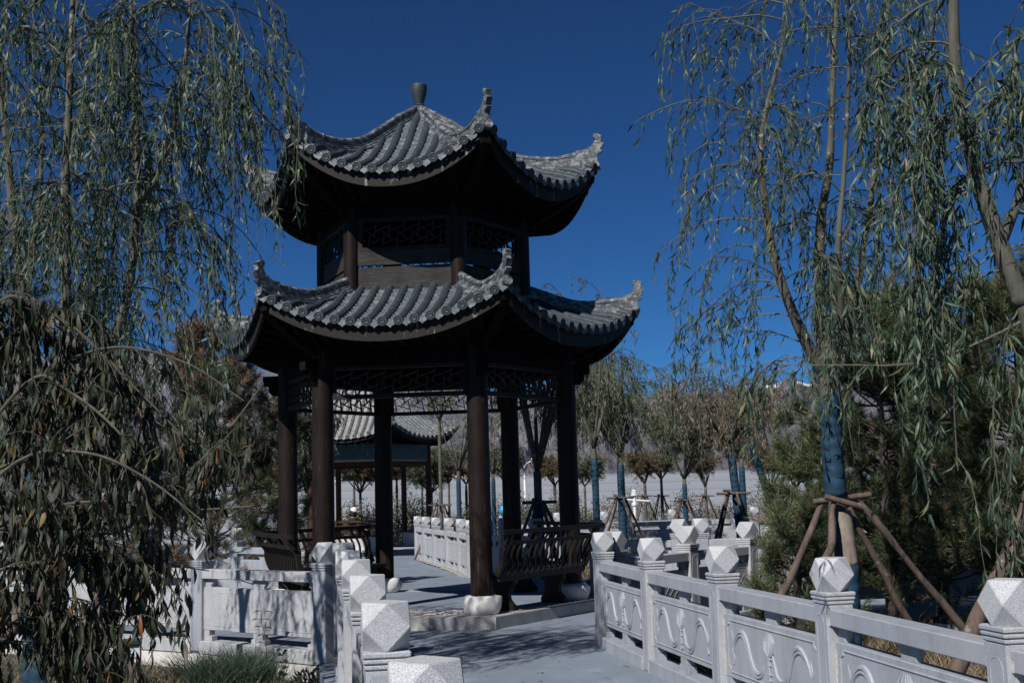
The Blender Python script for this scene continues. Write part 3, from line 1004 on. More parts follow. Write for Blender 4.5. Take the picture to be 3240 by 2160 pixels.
# ------------------------------------------------------------------ benches with leaning slatted backs
def bench(face, label, hl=0.98, c=PC, rot=PROT, ap=1.70, z0=0.146, mat='bench', name="bench"):
    a = R(60 * face + 30) + rot
    o = thing(name, label, "bench", (c[0] + ap * math.cos(a), c[1] + ap * math.sin(a), z0), a - PI / 2, "slat-backed benches between the pavilion columns")
    # local: x along, y outward, z up from the platform
    B = lambda n, mb: mb.build(n, mat, o)
    hs = hl - 0.17
    B("seat", MB().cbox((-hs, -0.20, 0.395), (hs, 0.19, 0.445), 0.006))
    B("seat_rail", MB().cbox((-hl + 0.05, 0.192, 0.375), (hl - 0.05, 0.235, 0.455), 0.005))
    B("top_rail", MB().cbox((-hl - 0.14, 0.40, 0.945), (hl + 0.14, 0.46, 1.0), 0.006))
    B("mid_rail", MB().cbox((-hl - 0.02, 0.345, 0.815), (hl + 0.02, 0.39, 0.86), 0.005))
    st = [(0.225, 0.456), (0.27, 0.53), (0.275, 0.61), (0.28, 0.69), (0.31, 0.76), (0.365, 0.835)]
    c_ = smoothpts([(0, y, z) for y, z in st], 3)
    sl = MB()
    for x in np.linspace(-hl + 0.12, hl - 0.12, 15):
        sl.sweep(c_ + np.array([x, 0, 0]), [(-0.011, -0.014), (0.011, -0.014), (0.011, 0.014), (-0.011, 0.014)], up=(1, 0, 0))
    B("back_slats", sl)
    for s in (-1, 1):
        e = smoothpts([(0, 0.215, 0.45), (0, 0.27, 0.56), (0, 0.30, 0.66), (0, 0.31, 0.76), (0, 0.40, 0.87), (0, 0.43, 0.945)], 3)
        B("end_stile", MB().sweep(e + np.array([s * (hl - 0.04), 0, 0]), [(-0.03, -0.03), (0.03, -0.03), (0.03, 0.03), (-0.03, 0.03)], up=(1, 0, 0)))
        for xq in (0.33,):
            B("rail_post", MB().bar((s * xq, 0.37, 0.858), (s * xq, 0.425, 0.948), 0.06, 0.035, up=(0, 1, 0)))
        leg = [(-0.19, 0.0), (0.17, 0.0), (0.17, 0.06), (0.10, 0.13), (0.085, 0.20), (0.12, 0.27), (0.17, 0.31), (0.17, 0.395), (-0.19, 0.395), (-0.19, 0.31), (-0.13, 0.27), (-0.10, 0.20), (-0.13, 0.13), (-0.19, 0.06)]
        B("leg", MB().prism(leg, (s * hl * 0.56, 0, 0), (0, 1, 0), (0, 0, 1), (1, 0, 0), -0.035, 0.035))
    return o


bench(5, "dark wooden bench with curved slat back at the right front of the pavilion")
bench(3, "dark wooden bench with curved slat back at the left front of the pavilion")
bench(0, "dark bench in shadow between the two right rear pavilion columns")
bench(2, "dark bench seen from its seat side at the left rear of the pavilion")


# ------------------------------------------------------------------ stone balustrades
def post_mesh():
    b = MB()
    h = 0.088
    b.cbox((-h, -h, 0.0), (h, h, 0.885), 0.008)
    for z0, z1, w in ((0.883, 0.905, 0.094), (0.907, 0.928, 0.099), (0.930, 0.955, 0.102)):
        b.cbox((-w, -w, z0), (w, w, z1), 0.006)
    # arched outline carved in the two faces
    for s in (-1, 1):
        pts = [(-0.05, 0.10)] + [(-0.05, 0.76)] + [(0.05 * math.cos(t), 0.77 + 0.05 * math.sin(t)) for t in np.linspace(PI, 0, 9)] + [(0.05, 0.76), (0.05, 0.10)]
        b.tube([(x, s * h, z) for x, z in pts], 0.0028, 5)
    return b


def cap_mesh():
    a = 0.1
    V, Fs = [], []
    import itertools
    for p in itertools.product((-1, 1), repeat=2):
        V += [(p[0] * a, p[1] * a, 0), (p[0] * a, 0, p[1] * a), (0, p[0] * a, p[1] * a)]
    import bmesh
    bm = bmesh.new()
    for v in V:
        bm.verts.new(v)
    bmesh.ops.convex_hull(bm, input=bm.verts)
    bmesh.ops.dissolve_limit(bm, angle_limit=0.02, verts=bm.verts, edges=bm.edges)
    bmesh.ops.bevel(bm, geom=list(bm.edges), offset=0.004, segments=1, affect='EDGES')
    bm.verts.index_update()
    V = [tuple(v.co) for v in bm.verts]
    Fs = [tuple(v.index for v in f.verts) for f in bm.faces]
    bm.free()
    b = MB()
    b.add(np.array(V) + np.array([0, 0, 1.053]), Fs)
    return b


_p0 = post_mesh().build("post", ['granite', 'honed'], slots=lambda n: (np.abs(n[:, 1]) > 0.7))
_c0 = cap_mesh().build("post_cap", 'cap')
POST_ME, CAP_ME = _p0.data, _c0.data
bpy.data.objects.remove(_p0)
bpy.data.objects.remove(_c0)


def bay(o, p, q, side, detail, mats):
    """rail, carved panel and sill between two posts p, q (in the root's frame). side +1: the carved face looks to the left of p->q"""
    p, q = np.asarray(p, float), np.asarray(q, float)
    d = q - p
    L = np.linalg.norm(d)
    ex = d / L
    n = nrm(np.array([-ex[1], ex[0], 0])) * side
    ez = np.array([0, 0, 1.0])
    X0, X1 = 0.085, L - 0.085
    G = lambda x, y, z: p + ex * x + n * y + ez * z

    def gb(mb, lo, hi, c=0.0):
        t = MB()
        (t.cbox(lo, hi, c) if c else t.box(lo, hi))
        V = t.v[0]
        W2 = p + V[:, :1] * ex + V[:, 1:2] * n + V[:, 2:] * ez
        Fs = [f[:, ::-1] if side < 0 else f for f in t.f]
        base = mb.n
        mb.v.append(W2)
        mb.n += len(W2)
        for f in Fs:
            mb.f.append(f + base)
    mb = MB()
    gb(mb, (X0, -0.072, 0.762), (X1, 0.072, 0.862), 0.006)
    mb.build("handrail", mats[0], o)
    mb = MB()
    gb(mb, (X0, -0.095, -0.02), (X1, 0.095, 0.112), 0.006)
    mb.build("sill", mats[1], o)
    mb = MB()
    gb(mb, (X0, -0.042, 0.225), (X1, 0.042, 0.672), 0.004)
    xm = (X0 + X1) / 2
    # blocks that carry the rail, and the feet under the panel
    for x0, w0 in ((X0, 0.10), (xm, 0.16), (X1, 0.10)):
        for z0, z1, sc in ((0.671, 0.705, 1.0), (0.704, 0.764, 1.25)):
            w = w0 * sc
            a_, b_ = (x0, x0 + w) if x0 == X0 else ((x0 - w, x0) if x0 == X1 else (x0 - w / 2, x0 + w / 2))
            gb(mb, (a_, -0.022, z0), (b_, 0.022, z1), 0.003)
        w = w0
        for z0, z1, sc in ((0.110, 0.165, 1.35), (0.164, 0.227, 0.9)):
            w = w0 * sc
            a_, b_ = (x0, x0 + w) if x0 == X0 else ((x0 - w, x0) if x0 == X1 else (x0 - w / 2, x0 + w / 2))
            gb(mb, (a_, -0.038, z0), (b_, 0.038, z1), 0.003)
    if detail >= 1:
        # frame lines with notched corners
        def line(pts, r, y):
            mb.tube([G(x, y, z) for x, z in pts], r, 6)
        x0, x1, z0, z1, k = X0 + 0.075, X1 - 0.075, 0.268, 0.632, 0.045
        fr = [(x0 + k, z0), (x1 - k, z0), (x1 - k, z0 + k * .5), (x1, z0 + k), (x1, z1 - k), (x1 - k, z1 - k * .5), (x1 - k, z1), (x0 + k, z1), (x0 + k, z1 - k * .5), (x0, z1 - k), (x0, z0 + k), (x0 + k, z0 + k * .5), (x0 + k, z0)]
        line(fr, 0.0075, 0.042)
        # nested lozenges on the outer face
        for cx in (X0 + (X1 - X0) * 0.27, X0 + (X1 - X0) * 0.73):
            for dx in (-0.11, 0.0, 0.11):
                for sg in (-1, 1):
                    hh = 0.11
                    line([(cx + dx - hh, 0.45 - sg * hh * 0.9), (cx + dx + hh, 0.45 + sg * hh * 0.9)], 0.0045, -0.041)
            line([(cx - 0.24, 0.62), (cx + 0.24, 0.62)], 0.004, -0.041)
        line([(X0 + 0.06, 0.275), (X1 - 0.06, 0.275)], 0.005, -0.041)
    if detail >= 2:
        wd = (X1 - X0)
        for s in (-1, 1):
            fx = lambda u: xm + s * u * wd
            S1 = smoothpts([(fx(0.39), 0, 0.40), (fx(0.375), 0, 0.47), (fx(0.345), 0, 0.53), (fx(0.30), 0, 0.57), (fx(0.255), 0, 0.555), (fx(0.225), 0, 0.50), (fx(0.20), 0, 0.42), (fx(0.165), 0, 0.345), (fx(0.12), 0, 0.32), (fx(0.075), 0, 0.345), (fx(0.055), 0, 0.41), (fx(0.03), 0, 0.47)], 4)
            kk = np.linspace(0, 1, len(S1))
            for off, r in ((0.0, 0.017), (0.034, 0.012)):
                pts = S1.copy()
                pts[:, 2] -= off * np.sin(kk * PI)
                mb.tube([G(x, 0.042, z) for x, _, z in pts], r * np.sin(kk * PI * 0.94 + 0.1) ** 0.5 + 0.002, 6)
            fl = smoothpts([(fx(0.405), 0, 0.56), (fx(0.39), 0, 0.50), (fx(0.402), 0, 0.44), (fx(0.385), 0, 0.38), (fx(0.395), 0, 0.33)], 4)
            mb.tube([G(x, 0.042, z) for x, _, z in fl], np.linspace(0.004, 0.012, len(fl)), 6)
        # central lotus on its stalk
        mb.tube([G(xm, 0.042, 0.30), G(xm + 0.006, 0.042, 0.38), G(xm - 0.004, 0.042, 0.46)], [0.010, 0.014, 0.016], 6)
        for t in np.linspace(-0.9, 0.9, 5):
            pt = [(xm, 0.455), (xm + 0.065 * t, 0.495), (xm + 0.085 * t, 0.555), (xm + 0.045 * t, 0.612)]
            mb.tube([G(x, 0.042, z) for x, z in pt], [0.014, 0.018, 0.014, 0.003], 6)
        for z, r in ((0.445, 0.045), (0.405, 0.03), (0.345, 0.04), (0.305, 0.03)):
            mb.tube([G(xm - r, 0.042, z), G(xm, 0.044, z - 0.008), G(xm + r, 0.042, z)], [0.006, 0.012, 0.006], 6)
    nf = sum(len(q) for q in mb.f)
    if detail >= 2:      # cream mortar squeezed out where rail, panel and sill meet the posts
        rj = np.random.RandomState(int(abs(p[0] * 97 + p[1] * 31)) + 5)
        for xe, sg in ((X0, 1), (X1, -1)):
            for z0, z1, yy in ((0.765, 0.860, 0.0745), (0.228, 0.668, 0.0455), (-0.01, 0.110, 0.0975)):
                for k in range(max(1, int((z1 - z0) / 0.05))):
                    zz0 = z0 + k * 0.05
                    wj = rj.uniform(0.006, 0.026)
                    gb(mb, (min(xe, xe + sg * wj), -yy, zz0), (max(xe, xe + sg * wj), yy, min(z1, zz0 + 0.05) - 0.0005))
    mb.build("carved_panel", [mats[2], 'mortar'], o, smooth=True, angle=30, slots=lambda n: (np.arange(len(n)) >= nf))


def balustrade(label, pts, side, detail=2, zz=0.0, mats=('honed', 'honed', 'honed'), plinth=True):
    P = [np.array([p[0], p[1], (p[2] if len(p) > 2 else zz)]) for p in pts]
    o = thing("stone_balustrade", label, "balustrade", tuple(P[0]), 0, "grey granite balustrades along the garden paths")
    L = [p - P[0] for p in P]
    for i, p in enumerate(L):
        d = L[min(i + 1, len(L) - 1)] - L[max(i - 1, 0)]
        a = math.atan2(d[1], d[0])
        q = bpy.data.objects.new("post", POST_ME)
        COL.objects.link(q)
        q.parent = o
        q.location = p
        q.rotation_euler = (0, 0, a)
        c = bpy.data.objects.new("post_cap", CAP_ME)
        COL.objects.link(c)
        c.parent = q
    for p, q in zip(L[:-1], L[1:]):
        bay(o, p, q, side, detail, mats)
    return o


balustrade("granite balustrade with scroll-carved panels on the right edge of the entrance path",
           [(0.88, 12.43), (1.189, 10.71), (1.523, 8.972), (1.881, 7.226), (2.174, 5.346), (2.50, 3.55)][::-1], 1)
balustrade("granite balustrade seen end-on along the left edge of the entrance path",
           [(0.055, 1.45), (-0.262, 3.30), (-0.569, 5.10), (-0.86, 6.83), (-1.148, 8.48), (-1.407, 9.90), (-1.70, 11.62)], -1)
balustrade("dappled granite balustrade with lozenge panels left of the entrance path, above the grass clump",
           [(-1.90, 11.80), (-3.43, 13.02), (-4.84, 13.90), (-6.4, 14.9)], -1, mats=('granite', 'granite', 'granite'))
balustrade("granite balustrade with its dark shaded side showing, running back from the right path's end post",
           [(1.02, 12.62), (1.94, 13.68), (2.80, 14.60)], 1)
balustrade("sunlit granite balustrade behind the right willow, half hidden by pine branches",
           [(2.99, 14.12), (4.75, 14.30), (6.5, 14.2), (8.2, 14.1)], 1, detail=1, mats=('granite', 'granite', 'granite'))
balustrade("granite balustrade beside the pavilion's right corner, its top rail in pavilion shadow",
           [(1.16, 17.55), (2.26, 16.70)], 1, detail=1)
balustrade("granite balustrade beyond the right path, behind the leaning blue-wrapped trunks",
           [(2.56, 16.72), (4.3, 16.95), (6.0, 17.1), (7.7, 17.2)], -1, detail=1, mats=('granite', 'granite', 'granite'))
balustrade("granite balustrade left of the pavilion with its shaded side showing, beyond the dappled one",
           [(-3.33, 17.6), (-4.38, 18.7), (-6.0, 19.6), (-7.7, 20.5)], -1, detail=1)
kz = lambda y: -0.006 * (y - 19.5) - 0.06
balustrade("granite balustrade of small closely overlapping posts along the path to the rear pavilion",
           [(x, y, kz(y)) for x, y in ((-0.90, 23.2), (-1.17, 24.9), (-1.52, 26.55), (-1.92, 28.2), (-2.28, 29.85), (-2.62, 31.5))], 1, detail=1, mats=('granite', 'granite', 'granite'))
balustrade("shadowed granite balustrade seen between the pavilion's right rear columns",
           [(0.30, 19.3), (-0.22, 20.6), (-0.55, 22.0, -0.05)], 1, detail=1)
balustrade("distant granite balustrade facing the camera, in front of the round green hedges",
           [(-0.2, 29.0, -0.1), (1.0, 29.2, -0.1), (2.70, 29.4, -0.1), (4.5, 29.6, -0.1), (5.9, 29.7, -0.1), (7.7, 29.9, -0.1), (9.4, 30.1, -0.1)], 1, detail=1, mats=('granite', 'granite', 'granite'))
balustrade("farthest granite balustrade beyond the distant cross path",
           [(-0.4, 33.2, -0.19), (0.7, 33.3, -0.19), (2.45, 33.6, -0.19), (4.4, 33.9, -0.19), (6.2, 34.1, -0.19), (8.0, 34.3, -0.19), (9.8, 34.5, -0.19)], -1, detail=0)

# ------------------------------------------------------------------ rear pavilion and its visitor
FC, FROT = np.array([-4.84, 36.8]), -0.07
fp = thing("rear_pavilion", "small single-roofed pavilion with painted beam, seen between the main pavilion's columns", "pavilion", (FC[0], FC[1], -0.1), FROT)
MB().prism(hexp(2.75), (0, 0, 0), (1, 0, 0), (0, 1, 0), (0, 0, 1), -0.4, 0.08).build("platform", 'kerb', fp)
FR = dict(ridge_r=[0.06, 0.5, 1.0, 1.5, 2.0, 2.4, 2.8], ridge_z=[5.95, 5.52, 5.02, 4.58, 4.22, 4.0, 3.92], mid_a=[0.05, 0.6, 1.2, 1.8, 2.3, 2.7], mid_z=[5.78, 5.2, 4.6, 4.0, 3.62, 3.36],
          ap=2.68, a0=0.07, rdrop=0.18, pitch=0.21, fh=0.12, fdrop=0.03, soffit_a=1.9, soffit_z=3.25, ridge_end=2.72, fin=(0.08, -0.32), corner_z=3.72, course=0.14,
          hip=[(2.1, 3.4), (2.1, 3.15), (2.5, 3.28), (2.9, 3.5), (3.05, 3.62), (3.05, 3.7)])
build_roof(fp, FR, "roof", 'pan', 'pan', 'oldtile')
cb = MB().lathe([(0.09, 0.08), (0.09, 3.3)], 16)
for k in range(6):
    x, y = hexp(2.15)[k]
    if k == 0:
        fc0 = cb.build("column", 'redwood', fp, smooth=True, angle=40)
        fc0.location = (x, y, 0)
    else:
        inst(fc0, fp, (x, y, 0))
for k in range(6):
    a = R(60 * k + 30)
    ex, en = np.array([-math.sin(a), math.cos(a), 0]), np.array([math.cos(a), math.sin(a), 0])
    Mf = lambda q, ap_=1.862: ex * q[0] + en * (ap_ + q[1]) + np.array([0, 0, q[2]])
    MB().bar(Mf((-0.99, 0, 3.03)), Mf((0.99, 0, 3.03)), 0.09, 0.55).build("painted_beam", 'painted', fp)
    MB().bar(Mf((-0.99, 0, 2.72)), Mf((0.99, 0, 2.72)), 0.05, 0.06).build("fringe", 'fringe', fp)
    MB().bar(Mf((-0.99, 0, 2.63)), Mf((0.99, 0, 2.63)), 0.09, 0.11).build("tie_beam", 'redwood', fp)
    if k not in (4, 5, 0, 2):
        pass
    if k in (0, 2, 3, 4):
        bw = MB()
        bw.bar(Mf((-0.9, 0, 0.29)), Mf((0.9, 0, 0.29)), 0.26, 0.42)
        bw.build("bench_wall", 'plaster', fp)
        MB().bar(Mf((-0.95, 0, 0.525)), Mf((0.95, 0, 0.525)), 0.34, 0.05).build("bench_seat", 'redwood', fp)
        MB().bar(Mf((-1.1, 0.26, 0.955)), Mf((1.1, 0.26, 0.955)), 0.06, 0.06).build("bench_rail", 'redwood', fp)
        MB().bar(Mf((-1.0, 0.22, 0.83)), Mf((1.0, 0.22, 0.83)), 0.04, 0.045).build("bench_rail", 'redwood', fp)
        sl = MB()
        for x in np.linspace(-0.92, 0.92, 10):
            sl.bar(Mf((x, 0.16, 0.55)), Mf((x, 0.24, 0.94)), 0.03, 0.02)
        sl.build("bench_slats", 'redwood', fp)


def skin(name, verts, edges, radii, mat, parent, sub=1):
    me = bpy.data.meshes.new(name)
    me.from_pydata(verts, edges, [])
    o = bpy.data.objects.new(name, me)
    COL.objects.link(o)
    if parent:
        o.parent = parent
    bpy.context.view_layer.objects.active = o
    md = o.modifiers.new("skin", 'SKIN')
    md.use_smooth_shade = True
    sv = me.skin_vertices[0].data if len(me.skin_vertices) else None
    if sv is None:
        me.attributes.new  # pragma: no cover
    for i, r in enumerate(radii):
        sv[i].radius = (r, r) if np.isscalar(r) else r
    sv[0].use_root = True
    s = o.modifiers.new("sub", 'SUBSURF')
    s.levels = s.render_levels = sub
    me.materials.append(M[mat])
    return o


def person(loc, rz):
    o = thing("person", "person in black jacket and pale cap sitting on the rear pavilion's bench", "person", loc, rz)
    # local: facing +y, seat at z = 0
    v = [(0, 0, 0.10), (0, -0.02, 0.25), (0, 0.0, 0.40), (0, 0.02, 0.50), (0, 0.05, 0.58), (0, 0.07, 0.68), (0, 0.06, 0.76)]
    r = [(0.15, 0.11), (0.14, 0.10), (0.16, 0.10), (0.12, 0.09), (0.05, 0.05), (0.078, 0.09), (0.07, 0.08)]
    e = [(i, i + 1) for i in range(6)]
    for s in (-1, 1):
        b_ = len(v)
        v += [(s * 0.17, 0.0, 0.46), (s * 0.22, 0.06, 0.24), (s * 0.15, 0.27, 0.15), (s * 0.10, 0.36, 0.15)]
        r += [0.06, 0.05, 0.036, 0.03]
        e += [(2, b_), (b_, b_ + 1), (b_ + 1, b_ + 2), (b_ + 2, b_ + 3)]
        for f in range(4):
            k = len(v)
            v += [(s * (0.125 - 0.018 * f), 0.40, 0.155), (s * (0.115 - 0.018 * f), 0.435 + 0.008 * (f in (1, 2)), 0.14)]
            r += [0.009, 0.007]
            e += [(b_ + 3, k), (k, k + 1)]
        k = len(v)
        v += [(s * 0.075, 0.375, 0.17)]
        r += [0.009]
        e += [(b_ + 3, k)]
        b_ = len(v)
        v += [(s * 0.10, 0.10, 0.08), (s * 0.12, 0.44, 0.09), (s * 0.12, 0.46, -0.30), (s * 0.12, 0.56, -0.40)]
        r += [0.085, 0.062, 0.042, 0.035]
        e += [(0, b_), (b_, b_ + 1), (b_ + 1, b_ + 2), (b_ + 2, b_ + 3)]
    skin("body", v, e, r, 'skin', o)
    jv, je, jr_ = v[:4], e[:3], [(a * 1.35, b * 1.4) for a, b in r[:4]]
    jv = list(jv)
    for s in (-1, 1):
        b_ = len(jv)
        jv += [(s * 0.17, 0.0, 0.46), (s * 0.22, 0.06, 0.24), (s * 0.155, 0.25, 0.15)]
        jr_ += [0.085, 0.078, 0.062]
        je = je + [(2, b_), (b_, b_ + 1), (b_ + 1, b_ + 2)]
    skin("jacket", jv, je, jr_, 'cloth_black', o)
    tv = [(0, 0.02, 0.09)]
    te, tr = [], [(0.16, 0.12)]
    for s in (-1, 1):
        b_ = len(tv)
        tv += [(s * 0.10, 0.12, 0.08), (s * 0.12, 0.44, 0.09), (s * 0.12, 0.46, -0.30)]
        tr += [0.095, 0.075, 0.056]
        te += [(0, b_), (b_, b_ + 1), (b_ + 1, b_ + 2)]
    skin("trousers", tv, te, tr, 'cloth_black', o)
    h = MB().lathe([(0.085, 0.53), (0.098, 0.60), (0.099, 0.66), (0.097, 0.71), (0.07, 0.745)], 14, (0, 0.035, 0))
    h.build("hair", 'hair', o, smooth=True)
    c = MB().lathe([(0.102, 0.69), (0.106, 0.73), (0.098, 0.775), (0.07, 0.81), (0.02, 0.825)], 16, (0, 0.06, 0))
    c.prism([(0.09 * math.cos(t), 0.0 + 0.17 * math.sin(t)) for t in np.linspace(0.15, PI - 0.15, 9)], (0, 0.11, 0.700), (1, 0, 0), (0, 1, 0), (0, 0, 1), 0, 0.012)
    c.build("cap", 'cap_cloth', o, smooth=True, angle=40)
    return o


person((-4.83, 34.96, 0.45), R(-72))


# ------------------------------------------------------------------ plants
def sim(P0, D0, L, steps, grav, wander, rng):
    """grow many curved shoots at once: returns points (n, steps+1, 3)"""
    n = len(P0)
    P = np.zeros((n, steps + 1, 3))
    P[:, 0] = P0
    D = nrm(D0)
    st = (np.broadcast_to(L, n) / steps)[:, None]
    for i in range(steps):
        D = nrm(D + rng.normal(size=(n, 3)) * wander + np.array([0, 0, -1.0]) * np.broadcast_to(grav, n)[:, None])
        P[:, i + 1] = P[:, i] + D * st
    return P


def ribbons(mb, P, r0, r1):
    """thin three-sided stems along many polylines"""
    n, K = P.shape[:2]
    T = nrm(np.gradient(P, axis=1))
    U = nrm(np.cross(T, np.array([0.3, 0.5, 0.81])))
    Wv = np.cross(T, U)
    rad = np.linspace(0, 1, K)[None, :, None] * (np.asarray(r1) - np.asarray(r0)) + r0
    ring = np.stack([P + (U * math.cos(t) + Wv * math.sin(t)) * rad for t in (0, 2.094, 4.189)], 2)
    i = (np.arange(n)[:, None, None] * K + np.arange(K - 1)[None, :, None]) * 3
    j = np.arange(3)[None, None]
    jn = (j + 1) % 3
    mb.add(ring, np.stack([i + j, i + jn, i + 3 + jn, i + 3 + j], -1).reshape(-1, 4))


def along(poly, ts):
    P = np.asarray(poly, float)
    s = np.concatenate([[0], np.cumsum(np.linalg.norm(np.diff(P, axis=0), axis=1))])
    s /= s[-1]
    return np.stack([np.interp(ts, s, P[:, k]) for k in range(3)], -1)


def willow(label, base, limbs, seed, nsec=26, sec_len=(0.9, 1.7), tw_n=9, tw_len=(0.5, 1.3), lf_n=26, lf=(0.075, 0.11), lw=0.013, mat='willow_leaf', wrap=None, name="willow_tree",
           group="willow trees in the garden", extra=None, tmin=0.25, grav=0.20, bark='bark', up=(0.5, 1.3), rough=None, bias=None, mode=0, sec_wander=0.10, keep=None, tw_grav=0.42, droop=0.55):
    """limbs: list of (points, radii). secondaries leave the limbs, hanging twigs leave the secondaries, leaves hang from the twigs"""
    rng = np.random.RandomState(seed)
    o = thing(name, label, "tree", tuple(base), 0, group)
    tk = MB()
    for pts, rad in limbs:
        sp = smoothpts(pts, 5)
        tk.tube(sp, np.interp(np.linspace(0, 1, len(sp)), np.linspace(0, 1, len(rad)), rad) * (1 + 0.04 * rng.normal(size=len(sp))), 10)
    sec = []
    ctr = np.mean([np.asarray(l[0])[-1] for l in limbs], axis=0)
    for li, (pts, rad) in enumerate(limbs):
        if li == 0 and len(limbs) > 1:
            continue
        n = nsec
        t = rng.uniform(tmin, 1.0, n)
        p = along(smoothpts(pts, 5), t)
        a = rng.uniform(0, 2 * PI, n)
        out = np.stack([np.cos(a), np.sin(a), np.zeros(n)], -1)
        if bias is not None:
            out = nrm(out + np.asarray(bias))
        out[:, 2] = rng.uniform(up[0], up[1], n)
        ln = rng.uniform(*sec_len, n)
        sec.append(sim(p, out, ln, 9, rng.uniform(0.6, 1.4, n) * grav, sec_wander, rng))
    S = np.concatenate(sec)
    if extra is not None:
        for e in extra:
            S = np.concatenate([S, along(smoothpts(e, 6), np.linspace(0, 1, 10))[None]])
    br = MB()
    ribbons(br, S, 0.0085, 0.003)
    nS = len(S)
    idx = np.repeat(np.arange(nS), tw_n)
    ti = rng.uniform(0.18, 1.0, len(idx)) * 9
    i0 = np.minimum(ti.astype(int), 8)
    fr = (ti - i0)[:, None]
    P0 = S[idx, i0] * (1 - fr) + S[idx, i0 + 1] * fr
    T0 = nrm(S[idx, i0 + 1] - S[idx, i0])
    TW = sim(P0, T0 * 0.8 + rng.normal(size=P0.shape) * 0.45, rng.uniform(*tw_len, len(idx)), 9, tw_grav, 0.10, rng)
    if keep is not None:
        TW = TW[keep(TW)]
    TW = np.concatenate([TW, S[:, :]])
    ribbons(br, TW, 0.0032, 0.0012)
    nT = len(TW)
    li = np.repeat(np.arange(nT), lf_n)
    tt = rng.uniform(0.08, 1.0, len(li)) * 9
    j0 = np.minimum(tt.astype(int), 8)
    f2 = (tt - j0)[:, None]
    LP = TW[li, j0] * (1 - f2) + TW[li, j0 + 1] * f2
    LT = nrm(TW[li, j0 + 1] - TW[li, j0])
    LD = LT * 0.55 + rng.normal(size=LP.shape) * 0.38 + np.array([0, 0, -droop])
    sz = rng.uniform(*lf, len(li)) * rng.choice([0.7, 1.0, 1.15], len(li))
    lv = MB()
    lv.leaves(LP, LD, sz, lw * sz / np.mean(lf), rng, mode)
    trunk = tk.build("trunk", bark, o, base, smooth=True)
    br.build("branches", 'twig', o, base)
    lv.build("crown", mat, o, base)
    if wrap:
        for pts, rad, nm, mt in wrap:
            w = MB()
            sp = smoothpts(pts, 8)
            w.tube(sp, np.interp(np.linspace(0, 1, len(sp)), np.linspace(0, 1, len(rad)), rad) * (1 + 0.018 * rng.normal(size=len(sp))), 14)
            w.build(nm, mt, o, base, smooth=True)
    return o


def support(label, poles, group="timber props holding up the trees", bars=(), r=0.03):
    """tree prop: leaning poles tied to short cross bars"""
    o0 = np.array(poles[0][1], float)
    o = thing("tree_support", label, "tree support", tuple(o0), 0, group)
    rg = np.random.RandomState(int(abs(o0[0] * 100)) + 3)
    for p, q in poles:
        t = np.linspace(0, 1, 7)[:, None]
        P = np.asarray(p) * (1 - t) + np.asarray(q) * t + rg.normal(size=(7, 3)) * r * 0.32
        MB().tube(P, np.linspace(r * 0.85, r * 1.15, 7) * (1 + 0.10 * rg.normal(size=7)), 9).build("pole", 'pole', o, o0, smooth=True, angle=50)
    for p, q in bars:
        MB().tube([p, q], r * 0.8, 8).build("cross_bar", 'pole', o, o0, smooth=True, angle=50)
    return o


